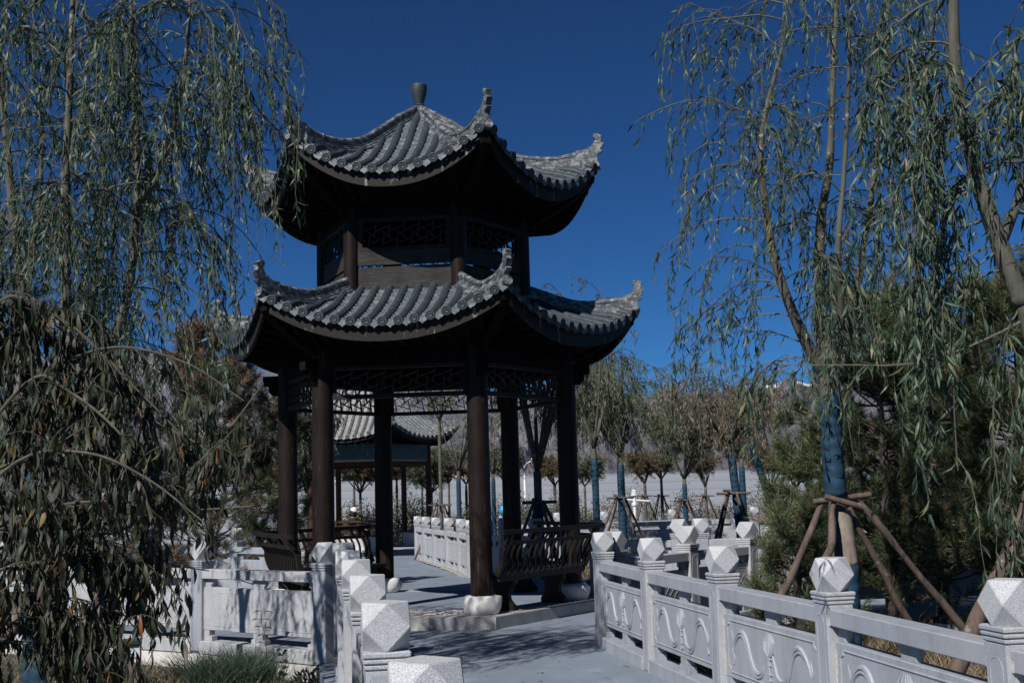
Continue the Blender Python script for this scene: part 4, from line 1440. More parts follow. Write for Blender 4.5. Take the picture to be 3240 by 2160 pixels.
# ---- right willow in front of the pines
Yw = 9.8
A_ = lambda x, y, dy=0.0: at(x * 1.3776, y * 1.3776, Yw + dy)
wb = A_(1948, 1605)
willow("tall willow with blue-wrapped trunk behind the right balustrade", wb,
       [([A_(1948, 1605), A_(1930, 1400), A_(1922, 1150), A_(1908, 960), A_(1906, 862)], [0.085, 0.083, 0.076, 0.074, 0.090]),
        ([A_(1906, 868), A_(1866, 812, -.05), A_(1822, 720, -.1), A_(1783, 610, -.15), A_(1758, 480, -.15), A_(1748, 330, -.2), A_(1765, 230, -.2), A_(1800, 90, -.2), A_(1815, -80, -.2)], [0.07, 0.055, 0.045, 0.038, 0.032, 0.026, 0.02, 0.015, 0.01]),
        ([A_(1906, 868), A_(1892, 790, .1), A_(1882, 640, .15), A_(1886, 500, .2), A_(1905, 380, .2), A_(1912, 200, .2), A_(1922, 0, .25), A_(1930, -160, .25)], [0.075, 0.06, 0.046, 0.04, 0.034, 0.026, 0.018, 0.01]),
        ([A_(1908, 866), A_(1944, 800, .1), A_(1962, 700, .3), A_(1985, 560, .4), A_(2006, 420, .5), A_(2022, 240, .5), A_(2040, 20, .5), A_(2050, -120, .5)], [0.065, 0.045, 0.036, 0.03, 0.026, 0.02, 0.014, 0.01]),
        ([A_(1906, 866), A_(1925, 800, -.2), A_(1932, 690, -.4), A_(1925, 560, -.6), A_(1940, 380, -.6), A_(1950, 150, -.7), A_(1955, -60, -.7)], [0.06, 0.04, 0.03, 0.025, 0.02, 0.015, 0.01])],
       11, nsec=20, sec_len=(0.6, 1.35), tw_n=6, tw_len=(0.35, 0.9), lf_n=18, lf=(0.075, 0.115), lw=0.0135, tmin=0.02, grav=0.17, up=(0.3, 1.1),
       wrap=[([A_(1920, 1138), A_(1913, 1050), A_(1909, 960), A_(1907, 903)], [0.090, 0.086, 0.085, 0.083], "trunk_wrap", 'wrap'),
             ([A_(1958, 1605), A_(1952, 1460), A_(1945, 1296)], [0.098, 0.095, 0.094], "trunk_wrap", 'wrap'),
             ([A_(1945, 1298), A_(1938, 1230), A_(1930, 1172)], [0.092, 0.089, 0.084], "bare_trunk", 'roughbark')],
       extra=[[A_(1776, 590), A_(1700, 560), A_(1640, 590), A_(1590, 630), A_(1560, 700)], [A_(1800, 680), A_(1700, 690), A_(1600, 720), A_(1560, 760), A_(1530, 810)],
              [A_(1757, 450), A_(1690, 340), A_(1620, 330), A_(1570, 380), A_(1550, 460)], [A_(1850, 790), A_(1760, 760), A_(1660, 770), A_(1600, 830), A_(1575, 880)],
              [A_(1750, 330), A_(1690, 190), A_(1620, 120), A_(1570, 130), A_(1545, 190)], [A_(1765, 230), A_(1700, 80), A_(1640, 20), A_(1590, 30), A_(1560, 80)],
              [A_(1752, 400), A_(1690, 260), A_(1610, 220), A_(1560, 240), A_(1530, 290)], [A_(1757, 470), A_(1670, 420), A_(1600, 460), A_(1570, 520), A_(1562, 590)],
              [A_(1905, 850), A_(1850, 820), A_(1780, 830), A_(1720, 850), A_(1700, 880)]])
wz = gheight(np.array(2.9), np.array(9.8))
support("reddish timber props tied under the blue wrap of the right willow",
        [(A_(1888, 1150), A_(1740, 1500)), (A_(1918, 1145, -.1), A_(1895, 1320, -.3)), (A_(1952, 1165), A_(2105, 1460, .3)), (A_(1975, 1155), A_(2260, 1500, .2))],
        bars=[(A_(1868, 1152), A_(2000, 1135)), (A_(1895, 1140, -.14), A_(1985, 1165, -.14))], r=0.031)

# ---- far right willow, close to the camera
Yr = 6.6
B_ = lambda x, y, dy=0.0: at(x * 1.3776, y * 1.3776, Yr + dy)
willow("close willow with leaning pale-scarred trunk at the right edge", B_(2560, 1500),
       [([B_(2560, 1500), B_(2470, 1100), B_(2400, 850), B_(2350, 690)], [0.07, 0.065, 0.06, 0.056]),
        ([B_(2352, 700), B_(2318, 620), B_(2285, 530), B_(2252, 430), B_(2226, 330), B_(2200, 210), B_(2190, 60), B_(2190, -120)], [0.055, 0.05, 0.048, 0.045, 0.04, 0.036, 0.032, 0.026]),
        ([B_(2300, 560), B_(2352, 420), B_(2390, 250), B_(2420, 60), B_(2450, -120)], [0.03, 0.026, 0.022, 0.018, 0.014])],
       23, nsec=21, sec_len=(0.5, 1.15), tw_n=7, tw_len=(0.3, 0.85), lf_n=19, lf=(0.08, 0.12), lw=0.014, tmin=0.1, grav=0.22, up=(0.1, 0.9), mode=1,
       extra=[[B_(2352, 735), B_(2240, 790), B_(2100, 835), B_(1950, 838), B_(1760, 838)], [B_(2352, 560), B_(2250, 600), B_(2200, 720), B_(2190, 900), B_(2200, 1080)],
              [B_(2400, 700), B_(2330, 720), B_(2290, 860), B_(2280, 1000), B_(2300, 1180)], [B_(2420, 800), B_(2352, 820), B_(2330, 960), B_(2320, 1100), B_(2335, 1300)],
              [B_(2220, 260), B_(2150, 300), B_(2110, 420), B_(2095, 560), B_(2105, 700)], [B_(2250, 430), B_(2180, 470), B_(2150, 600), B_(2140, 720), B_(2150, 850)]])
support("single bark-covered prop leaning at the right edge",
        [(B_(2420, 1010, .3), B_(2150, 1640, .1))], r=0.042)

# ---- left willow
Yl = 8.5
C_ = lambda x, y, dy=0.0: at(x * 1.3776, y * 1.3776, Yl + dy)
willow("tall dense willow at the left edge with blue-wrapped foot", C_(96, 1640),
       [([C_(96, 1640), C_(105, 1450), C_(125, 1200), C_(140, 1010)], [0.072, 0.070, 0.066, 0.065]),
        ([C_(140, 1010), C_(148, 850), C_(152, 650), C_(150, 450), C_(158, 250), C_(165, 60), C_(172, -140)], [0.052, 0.044, 0.038, 0.032, 0.026, 0.021, 0.014]),
        ([C_(140, 1010), C_(215, 900, .2), C_(262, 780, .3), C_(300, 640, .35), C_(312, 480, .4), C_(316, 330, .4), C_(305, 150, .4), C_(300, -80, .4)], [0.05, 0.042, 0.036, 0.031, 0.028, 0.024, 0.019, 0.013]),
        ([C_(140, 1000), C_(80, 820, .4), C_(40, 600, .5), C_(20, 380, .6), C_(0, 150, .6), C_(-20, -80, .6)], [0.05, 0.042, 0.036, 0.03, 0.024, 0.018]),
        ([C_(312, 480, .4), C_(370, 380, .2), C_(410, 240, .1), C_(430, 100, .1), C_(440, -40, 0)], [0.03, 0.024, 0.018, 0.013, 0.009])],
       37, keep=lambda T: T[:, :, 0].max(1) < -1.93 - 0.22 * (T[:, 0, 1] - 8.5) + 0.45 * (T[:, 0, 2] > 4.45), nsec=33, sec_len=(0.63, 1.22), tw_n=7, tw_len=(0.36, 0.9), lf_n=21, lf=(0.073, 0.11), lw=0.0132, tmin=0.12, grav=0.2, up=(0.2, 1.1),
       wrap=[([C_(92, 1640), C_(100, 1480), C_(112, 1300)], [0.085, 0.083, 0.078], "trunk_wrap", 'wrap')],
       extra=[[C_(360, 400), C_(430, 260), C_(540, 152), C_(620, 135), C_(690, 215)], [C_(350, 420), C_(420, 320), C_(500, 330), C_(545, 420), C_(565, 520)],
              [C_(330, 560), C_(420, 500), C_(490, 540), C_(530, 640), C_(545, 720)], [C_(310, 640), C_(400, 640), C_(480, 700), C_(520, 770), C_(540, 830)],
              [C_(540, 152), C_(590, 150), C_(640, 180), C_(665, 240), C_(672, 290)], [C_(420, 240), C_(480, 160), C_(540, 190), C_(580, 260), C_(590, 330)]])
support("peeled timber props around the left willow's blue foot",
        [(C_(130, 1290, -.2), C_(-30, 1530, -.5)), (C_(190, 1330, -.25), C_(345, 1620, -.5)), (C_(240, 1340, .3), C_(160, 1600, .6))], r=0.034)
willow("slim second willow beside the left one with deep blue wrap", C_(66, 1640, 1.9),
       [([C_(66, 1640, 1.9), C_(74, 1400, 1.9), C_(78, 1100, 1.9), C_(70, 900, 1.9)], [0.065, 0.062, 0.06, 0.05]),
        ([C_(70, 900, 1.9), C_(60, 700, 1.9), C_(90, 450, 2.0), C_(100, 200, 2.1)], [0.045, 0.035, 0.025, 0.012]),
        ([C_(70, 900, 1.9), C_(200, 740, 2.1), C_(230, 520, 2.2), C_(240, 300, 2.2)], [0.04, 0.03, 0.022, 0.012])],
       41, nsec=22, sec_len=(0.5, 2.0), tw_n=6, tw_len=(0.4, 0.9), lf_n=18, grav=0.2,
       wrap=[([C_(66, 1640, 1.9), C_(74, 1400, 1.9), C_(79, 1010, 1.9)], [0.075, 0.073, 0.07], "trunk_wrap", 'wrap')])

# ---- broad-leaved drooping tree close by at lower left, mostly in the willows' shade
rng = np.random.RandomState(77)
Yn = 5.0
D_ = lambda x, y, dy=0.0: at(x * 1.3776, y * 1.3776, Yn + dy)
bt = thing("drooping_tree", "low drooping tree with broad dark leaves in the left foreground", "tree", tuple(D_(-250, 2100)), 0)
o0 = D_(-250, 2100)
tk = MB()
limbs = [[D_(-250, 2100), D_(-180, 1500), D_(-120, 1050), D_(-60, 800)]]
br_ = [[D_(-150, 1200), D_(60, 900), D_(240, 800), D_(420, 830), D_(560, 920)], [D_(-150, 1250), D_(80, 1150), D_(260, 1225), D_(470, 1050), D_(606, 880)], [D_(-120, 1100), D_(40, 760), D_(150, 740), D_(300, 880), D_(420, 1000)],
       [D_(-160, 1300), D_(60, 1180), D_(250, 1150), D_(420, 1170), D_(610, 1160)], [D_(-170, 1350), D_(40, 1300), D_(180, 1290), D_(330, 1300), D_(420, 1380)], [D_(-120, 1000), D_(-20, 720), D_(60, 690), D_(140, 800), D_(200, 950)],
       [D_(-150, 1200, .5), D_(60, 980, .5), D_(260, 940, .6), D_(420, 1000, .6), D_(540, 1080, .6)], [D_(-150, 1250, -.3), D_(40, 1060, -.3), D_(200, 1040, -.4), D_(340, 1100, -.4), D_(470, 1200, -.4)],
       [D_(-170, 1400), D_(20, 1430), D_(150, 1430), D_(260, 1400), D_(310, 1440)], [D_(-150, 1150, .2), D_(100, 1040, .3), D_(300, 1080, .3), D_(460, 1120, .3), D_(590, 1010, .3)],
       [D_(-150, 1150, -.2), D_(60, 880, -.2), D_(160, 900, -.2), D_(280, 1000, -.3), D_(350, 1120, -.3)]]
br_ += [[D_(-150, 1400), D_(50, 1360), D_(150, 1400), D_(225, 1470), D_(255, 1530)], [D_(-150, 1350, .2), D_(40, 1240, .2), D_(170, 1225, .2), D_(300, 1290, .2), D_(325, 1390, .2)], [D_(-150, 1450), D_(20, 1470), D_(90, 1490), D_(150, 1530), D_(180, 1580)],
        [D_(-150, 1320, .4), D_(60, 1290, .4), D_(200, 1300, .5), D_(330, 1290, .5), D_(480, 1310, .5)]]
for l in limbs:
    tk.tube(smoothpts(l, 6), np.linspace(0.06, 0.035, 19), 8)
bt_ = MB()
for l in br_:
    sp = smoothpts(l, 6)
    bt_.tube(sp, np.linspace(0.009, 0.003, len(sp)), 6)
S = np.stack([along(smoothpts(l, 6), np.linspace(0.1, 1, 10)) for l in br_])
ex_i = rng.choice([0, 1, 2, 3, 4, 5, 6, 7, 8, 9, 10, 11, 12, 13, 11, 12, 13, 1, 2, 5], 84)
ex_k = rng.randint(1, 8, 84)
ex_d = nrm(S[ex_i, ex_k + 1] - S[ex_i, ex_k]) + rng.normal(size=(84, 3)) * 0.55
S2 = sim(S[ex_i, ex_k], ex_d, rng.uniform(0.15, 0.34, 84), 9, 0.03, 0.10, rng)
S = np.concatenate([S, S2])
tw0 = MB()
ribbons(tw0, S2, 0.0045, 0.002)
idx = np.repeat(np.arange(len(S)), 9)
ti = rng.uniform(0.12, 1.0, len(idx)) * 9
i0 = np.minimum(ti.astype(int), 8)
P0 = S[idx, i0] * (1 - (ti - i0)[:, None]) + S[idx, i0 + 1] * (ti - i0)[:, None]
far_ = rng.uniform(size=len(P0)) < np.interp(P0[:, 0], [-1.75, -1.45, -1.15], [1.0, 0.75, 0.38])      # thinner towards the branch ends
P0, idx, i0 = P0[far_], idx[far_], i0[far_]
TW = sim(P0, nrm(S[idx, i0 + 1] - S[idx, i0]) + rng.normal(size=P0.shape) * 0.6, rng.uniform(0.08, 0.27, len(idx)), 6, 0.22, 0.1, rng)
tw = MB()
ribbons(tw, TW, 0.003, 0.0012)
for e_ in (tw0, bt_):
    tw.f += [q + tw.n for q in e_.f]
    tw.v += e_.v
    tw.n += e_.n
li = np.repeat(np.arange(len(TW)), 9)
tt = rng.uniform(0.05, 1, len(li)) * 6
j0 = np.minimum(tt.astype(int), 5)
LP = TW[li, j0] * (1 - (tt - j0)[:, None]) + TW[li, j0 + 1] * (tt - j0)[:, None]
LD = rng.normal(size=LP.shape) * 0.19 + np.array([0, 0, -1.0])
lv = MB()
lv.leaves(LP, LD, rng.uniform(0.055, 0.115, len(li)), rng.uniform(0.013, 0.022, len(li)), rng, 1)
tk.build("trunk", 'darkbark', bt, o0, smooth=True)
tw.build("branches", 'twig', bt, o0)
lv.build("crown", 'peach_leaf', bt, o0, smooth=True)


# ---- pines
def pine(label, base, h, rad, seed, ntuft=420, brown=0.0, nee=(0.09, 0.14), lo=0.12, needles=46, name="pine_tree", wid=0.0055):
    rng = np.random.RandomState(seed)
    base = np.asarray(base, float)
    o = thing(name, label, "tree", tuple(base), 0, "pine trees in the garden")
    tk = MB()
    tk.tube([base + [0, 0, z * h] + rng.normal(size=3) * 0.02 * (z > 0) for z in (0, .25, .5, .75, .97)], [0.07, 0.06, 0.045, 0.03, 0.01], 9)
    nb = int(ntuft / 11)
    zf = rng.uniform(lo, 0.95, nb)
    a = rng.uniform(0, 2 * PI, nb)
    ln = rad * (1.05 - zf) ** 0.75 * rng.uniform(0.65, 1.1, nb) + 0.12
    P0 = base + np.stack([np.zeros(nb), np.zeros(nb), zf * h], -1)
    B = sim(P0, np.stack([np.cos(a), np.sin(a), rng.uniform(-0.15, 0.5, nb)], -1), ln, 6, -0.10, 0.12, rng)
    tw = MB()
    ribbons(tw, B, 0.014, 0.004)
    bi = rng.randint(0, nb, ntuft)
    t = rng.uniform(0.25, 1.0, ntuft) ** 0.8 * 6
    k = np.minimum(t.astype(int), 5)
    Q = B[bi, k] * (1 - (t - k)[:, None]) + B[bi, k + 1] * (t - k)[:, None]
    sd_ = nrm(B[bi, k + 1] - B[bi, k]) + rng.normal(size=(ntuft, 3)) * 0.6 + np.array([0, 0, 0.25])
    SH = sim(Q, sd_, rng.uniform(0.10, 0.24, ntuft), 3, -0.15, 0.1, rng)
    ribbons(tw, SH, 0.005, 0.003)
    nn = np.repeat(np.arange(ntuft), needles)
    u = rng.uniform(0, 1, len(nn)) * 3
    j = np.minimum(u.astype(int), 2)
    NP = SH[nn, j] * (1 - (u - j)[:, None]) + SH[nn, j + 1] * (u - j)[:, None]
    ND = nrm(SH[nn, j + 1] - SH[nn, j]) * 0.9 + nrm(rng.normal(size=NP.shape)) * 0.75
    L = rng.uniform(*nee, len(nn))
    isb = (rng.uniform(size=ntuft) < brown)[nn] if np.isscalar(brown) else brown(SH[:, 0])[nn]
    tk.build("trunk", 'darkbark', o, base, smooth=True)
    tw.build("branches", 'darkbark', o, base)
    for msk, mt, nm in ((~isb, 'pine', "crown"), (isb, 'brown_pine', "browned_needles")):
        if msk.any():
            MB().leaves(NP[msk], ND[msk], L[msk], wid, rng).build(nm, mt, o, base)
    return o


def gp(x, y):
    return np.array([x, y, float(gheight(np.array(float(x)), np.array(float(y))))])


pine("tall dark pine behind the right willow", gp(4.0, 12.9), 3.95, 1.5, 3, 2100, 0.03)
pine("broad dark pine at the right edge behind the leaning prop", gp(5.3, 12.3), 3.9, 1.7, 4, 2300, 0.06)
pine("low bushy pine left of the right willow's trunk", gp(2.80, 12.0), 1.45, 0.55, 5, 480, 0.05, lo=0.1)
pine("slim pine close behind the right willow's trunk", gp(3.30, 13.4), 2.6, 0.75, 6, 380, 0.03, lo=0.15)
pine("low pine filling the right edge below the close willow", gp(5.5, 11.6), 2.3, 1.15, 16, 1100, 0.12, lo=0.2)
pine("dark pine filling the gap between the two tall right pines", gp(4.75, 13.5), 3.7, 1.5, 17, 1700, 0.05)
pine("tall pine with red-brown dying top left of the pavilion", gp(-4.95, 19.2), 4.75, 1.75, 7, 2000, lambda q: (q[:, 2] > 3.3 + 0.5 * np.sin(q[:, 0] * 5)) | (q[:, 2] < 0.8) | (np.sin(q[:, 0] * 11 + q[:, 2] * 7) > 0.8))
pine("green pine squeezed against the pavilion's left column", gp(-4.05, 20.4), 3.7, 1.1, 8, 900, 0.05)
pine("dark pine behind the left willow", gp(-6.7, 18.6), 4.2, 1.7, 9, 1500, 0.12)

# ---- middle-distance willows and small trees
def small_tree(label, x, Y, ytop, ycrotch, seed, w=1.0, mat='far_leaf', wrapc=True, name="willow_tree", nl=6, dens=1.0, leaf=0.12, sag=0.2, tr=0.06, up=(0.4, 1.3), group="young trees beyond the pavilion", lean=0.0, bark='bark', base_z=None, wraptop=None):
    """x, ytop, ycrotch in photograph pixels"""
    rng = np.random.RandomState(seed)
    top, cr = at(x, ytop, Y), at(x, ycrotch, Y)
    bz = float(gheight(np.array(cr[0]), np.array(Y))) - 0.03 if base_z is None else base_z
    b0 = np.array([cr[0] - lean * (cr[2] - bz), Y, bz])
    H_ = top[2] - cr[2]
    limbs = [([b0, b0 * 0.5 + cr * 0.5, cr], [tr * 1.15, tr, tr * 0.9])]
    for k in range(nl):
        a = rng.uniform(0, 2 * PI)
        e = cr + np.array([math.cos(a) * w * 0.5, math.sin(a) * w * 0.5, H_ * rng.uniform(0.65, 0.98)])
        mid = cr + np.array([math.cos(a) * w * 0.32, math.sin(a) * w * 0.32, H_ * 0.4])
        limbs.append(([cr, mid, e], [tr * 0.55, tr * 0.30, tr * 0.10]))
    wr = None
    if wrapc:
        t = 0.93 if wraptop is None else wraptop
        wr = [([b0, b0 * 0.5 + cr * 0.5, b0 * (1 - t) + cr * t], [tr * 1.35, tr * 1.2, tr * 1.1], "trunk_wrap", 'wrap')]
    upr = sag < 0.08
    return willow(label, b0, limbs, seed, nsec=int(14 * dens), sec_len=(0.25 * w, 0.6 * w), tw_n=6, tw_len=(0.12 * w, 0.42 * w), lf_n=int(13 * dens), lf=(leaf * 0.75, leaf * 1.1), lw=leaf * 0.16, mat=mat, wrap=wr, name=name, group=group,
                  grav=sag, up=up, bark=bark, tmin=0.38, tw_grav=0.03 if upr else 0.34, droop=0.1 if upr else 0.5)


def tripod(label, x, Y, ytie, spread=0.8, n=4, r=0.028):
    c = at(x, ytie, Y)
    gz = float(gheight(np.array(c[0]), np.array(Y)))
    ps = []
    for k in range(n):
        a = 2 * PI * k / n + 0.5
        ps.append((c + np.array([math.cos(a) * 0.10, math.sin(a) * 0.10, 0.02]), np.array([c[0] + math.cos(a) * spread, Y + math.sin(a) * spread, gz])))
    return support(label, ps, bars=[(c + np.array([-0.3, -0.1, 0]), c + np.array([0.3, -0.1, 0])), (c + np.array([-0.1, -0.3, 0.05]), c + np.array([-0.1, 0.3, 0.05]))], r=r)


small_tree("round-crowned willow with blue trunk right of the pavilion", 1962, 27.0, 1050, 1445, 51, 2.3, nl=13, dens=1.0, leaf=0.12, tr=0.075)
tripod("timber tripod under the round-crowned willow right of the pavilion", 1962, 27.0, 1574, 1.0)
small_tree("upright olive-green tree with thin blue trunk, right of the round-crowned willow", 2165, 33.0, 1300, 1515, 52, 1.7, nl=12, dens=1.1, leaf=0.12, sag=0.02, up=(0.9, 1.8))
tripod("small tripod under the upright olive-green tree", 2165, 33.0, 1582, 0.9)
small_tree("brown-leaved weeping willow with straight blue trunk", 2310, 21.0, 1120, 1405, 53, 1.55, mat='dry_leaf', nl=10, dens=0.72, leaf=0.088, tr=0.065, lean=-0.07, sag=0.25)
tripod("timber tripod under the brown-leaved willow", 2318, 21.0, 1560, 0.8)
small_tree("half-bare willow with strongly leaning blue trunk", 2366, 22.5, 1200, 1372, 54, 1.0, mat='dry_leaf', nl=7, dens=0.8, leaf=0.088, tr=0.06, lean=-0.28, sag=0.25)
small_tree("slim blue-wrapped young tree behind the brown willow", 2345, 26.0, 1330, 1450, 55, 0.7, mat='dry_leaf', nl=5, dens=0.9, leaf=0.10)
small_tree("tall willow seen through the pavilion's right bay", 1700, 20.8, 800, 1490, 56, 1.5, nl=8, dens=0.75, leaf=0.11, tr=0.08, wraptop=0.75)
tripod("dark cross-braced tripod seen through the pavilion's right bay", 1706, 20.8, 1588, 0.85, r=0.036)
small_tree("willow whose sprig shows above the pavilion's right eave", 1880, 24.0, 905, 1420, 57, 1.2, nl=6, dens=0.6, leaf=0.11, tr=0.06)
small_tree("small orange-tinged tree with white trunk before the hoarding", 2040, 44.0, 1440, 1530, 58, 1.0, mat='orange_leaf', wrapc=False, nl=9, dens=0.8, leaf=0.12, sag=0.0, up=(0.5, 1.4))
small_tree("small yellow-green tree right of the orange-tinged one", 2092, 45.0, 1445, 1515, 59, 0.9, mat='far_leaf', wrapc=False, nl=9, dens=0.8, leaf=0.12, sag=0.0, up=(0.5, 1.4))
small_tree("small orange-green tree right of the upright olive one", 2232, 43.0, 1425, 1540, 60, 0.95, mat='orange_leaf', wrapc=False, nl=9, dens=0.7, leaf=0.12, sag=0.0, up=(0.5, 1.4))
for x, Y, s, lb in ((2040, 44, 0, "orange-tinged"), (2092, 45, 1, "yellow-green"), (2232, 43, 2, "orange-green")):
    tripod("thin tripod stakes under the small %s tree" % lb, x, Y, 1568, 0.8, 4, 0.025)
small_tree("nearly bare blue-trunked tree left of the front right column", 1450, 34.0, 1290, 1490, 61, 1.0, nl=9, dens=0.28, leaf=0.10, sag=0.03, up=(0.8, 1.8), bark='darkbark')
small_tree("thin pale straight-trunked willow near the rear pavilion's right column", 1390, 31.0, 1150, 1330, 62, 1.0, nl=5, dens=0.5, leaf=0.11, wrapc=False, tr=0.05)
tripod("splayed tripod under the thin pale trunk near the rear pavilion", 1393, 31.0, 1597, 0.85)
small_tree("bare-branched tree behind the front right column", 1560, 36.0, 1300, 1500, 63, 1.2, nl=9, dens=0.4, leaf=0.11, sag=0.06, up=(0.8, 1.8))
small_tree("orange-leaved small tree seen through the right bay", 1755, 41.0, 1450, 1535, 64, 0.9, mat='orange_leaf', wrapc=False, nl=9, dens=0.7, leaf=0.12, sag=0.0)
small_tree("dense evergreen tree beside the rear pavilion's left side", 970, 31.5, 1240, 1560, 65, 1.1, mat='shrub_leaf', wrapc=False, nl=9, dens=1.6, leaf=0.12, sag=0.1)
small_tree("orange-and-green tree behind the rear pavilion", 1210, 46.0, 1440, 1540, 66, 1.5, mat='orange_leaf', wrapc=False, nl=8, dens=1.2, leaf=0.17, sag=0.0)
small_tree("green round tree behind the rear pavilion", 1140, 47.0, 1445, 1560, 67, 1.6, mat='shrub_leaf', wrapc=False, nl=8, dens=1.4, leaf=0.17, sag=0.0)
small_tree("green bushy tree between the rear pavilion and hoarding", 1365, 46.0, 1470, 1560, 68, 1.4, mat='shrub_leaf', wrapc=False, nl=8, dens=1.2, leaf=0.16, sag=0.0)


def shrub(label, x, Y, w, h, seed, mat='shrub_leaf', n=1400, lf=0.06, group="low shrubs of the garden", name="shrub"):
    rng = np.random.RandomState(seed)
    b0 = gp(x, Y)
    o = thing(name, label, "shrub", tuple(b0), 0, group)
    ns = 26
    a = rng.uniform(0, 2 * PI, ns)
    ST = sim(b0 + np.stack([np.cos(a) * w * 0.08, np.sin(a) * w * 0.08, np.zeros(ns)], -1), np.stack([np.cos(a) * 0.7, np.sin(a) * 0.7, np.full(ns, 1.0)], -1), rng.uniform(0.5, 1.0, ns) * h, 5, 0.0, 0.18, rng)
    st = MB()
    ribbons(st, ST, 0.008, 0.003)
    d = nrm(rng.normal(size=(n, 3)))
    d[:, 2] = np.abs(d[:, 2])
    rad = rng.uniform(0.45, 1.0, n) ** 0.6 * (1 + 0.22 * np.sin(d[:, 0] * 7 + seed) * np.sin(d[:, 1] * 6 + d[:, 2] * 5))
    P = b0 + d * rad[:, None] * np.array([w / 2, w / 2, h])
    lv = MB().leaves(P, d + rng.normal(size=(n, 3)) * 0.7, rng.uniform(0.6, 1.2, n) * lf, lf * 0.45, rng)
    st.build("stems", 'twig', o, b0)
    lv.build("foliage", mat, o, b0)
    return o


for i, (x, lb) in enumerate(((5.4, "leftmost round dark green hedge ball beyond the far balustrade"), (6.75, "round hedge ball behind the upright olive tree"), (8.1, "third round hedge ball from the left beyond the far balustrade"), (9.5, "rightmost round hedge ball beyond the far balustrade"))):
    shrub(lb, x, 37.5 + 0.2 * i, 1.25, 0.85, 100 + i, 'shrub_leaf', 2600, 0.07, "clipped round hedge balls")
bro = [(2.1, 26.2, "brown twiggy shrub before the far balustrade, left of the blue trunk"), (3.7, 25.5, "brown twiggy shrub right of the round-crowned willow"), (5.2, 26.5, "brown shrub under the upright olive tree"), (6.6, 27.0, "brown shrub near the brown willow"),
       (-6.2, 21.8, "brown shrub left of the rear path"), (-0.2, 36.5, "brown shrub behind the end-on rear balustrade"), (1.3, 38.0, "brown shrub seen through the right bay"), (2.6, 39.0, "dark shrub at the foot of the hoarding, centre")]
for i, (x, y, lb) in enumerate(bro):
    shrub(lb, x, y, 1.4, 0.75 if y < 30 else 1.2, 120 + i, 'brown_shrub', 1100, 0.075, "brown autumn shrubs")
for i, (px, Y, h, lb) in enumerate(((1120, 41, 1.7, "orange-leaved bush seen above the seated person"), (1180, 40, 1.3, "drooping brown bush right of the seated person"), (1300, 42, 2.0, "dark upright bush by the rear pavilion's right column"), (1500, 42, 1.7, "dark bush behind the front right column"), (1650, 43, 1.6, "dark bush at the hoarding, seen through the right bay"), (1800, 44, 1.8, "dark bush by the pavilion's right column"))):
    p = at(px, 1600, Y)
    shrub(lb, p[0], Y, 1.5, h, 140 + i, 'orange_leaf' if i == 0 else ('dry_leaf' if i == 1 else 'shrub_leaf'), 2600, 0.09, "bushes along the hoarding")


bgt = [(1120, 49, 'bare', "thin bare sapling behind the rear pavilion's left bay"), (1255, 48, 'bare', "bare sapling by the rear pavilion's rear column"), (1335, 50, 'dry', "pale brown young tree at the hoarding, left of the end-on balustrade"),
       (1420, 49, 'green', "dark green young tree at the hoarding above the end-on balustrade"), (1475, 47, 'dry', "brown young tree at the hoarding beside the front right column"), (1600, 48, 'green', "green young tree left of the white street lamp"),
       (1850, 48, 'green', "olive young tree at the hoarding right of the pavilion"), (2440, 44, 'orange', "orange young tree right of the leaning blue trunk"), (2520, 40, 'green', "green young tree behind the low pine")]
for i, (x, Y, k, lb) in enumerate(bgt):
    small_tree(lb, x, Y, 1395 + (i * 37) % 75, 1520 + (i * 53) % 50, 300 + i, 0.75 + 0.13 * ((i * 5) % 4), mat={'bare': 'dry_leaf', 'dry': 'dry_leaf', 'green': 'far_leaf', 'orange': 'orange_leaf'}[k], wrapc=(i % 3 == 1), nl=8, dens={'bare': 0.22, 'dry': 0.6, 'green': 1.0, 'orange': 0.9}[k], leaf=0.13, sag=0.0,
               up=(0.6, 1.6), tr=0.05)
for i, x in enumerate((1085, 1160, 1235, 1290, 1345, 1440, 1560, 1625, 1700, 1775, 1850, 1925, 2010, 2090, 2180, 2260, 2340, 2430)):
    Yb = 50.0 - (i % 3) * 2.5
    p = at(x, 1600, Yb)
    shrub(("%s low shrub along the hoarding foot, " % ("brown", "dark green", "russet")[i % 3]) + ("%s from the left" % ("first", "second", "third", "fourth", "fifth", "sixth", "seventh", "eighth", "ninth", "tenth", "eleventh", "twelfth", "thirteenth", "fourteenth", "fifteenth", "sixteenth", "seventeenth", "eighteenth")[i]),
          p[0], Yb, 1.9, 1.2 + 0.9 * ((i * 7) % 5) / 4, 400 + i, ('brown_shrub', 'shrub_leaf', 'dry_leaf')[i % 3], 1500, 0.10, "shrubs along the hoarding foot")


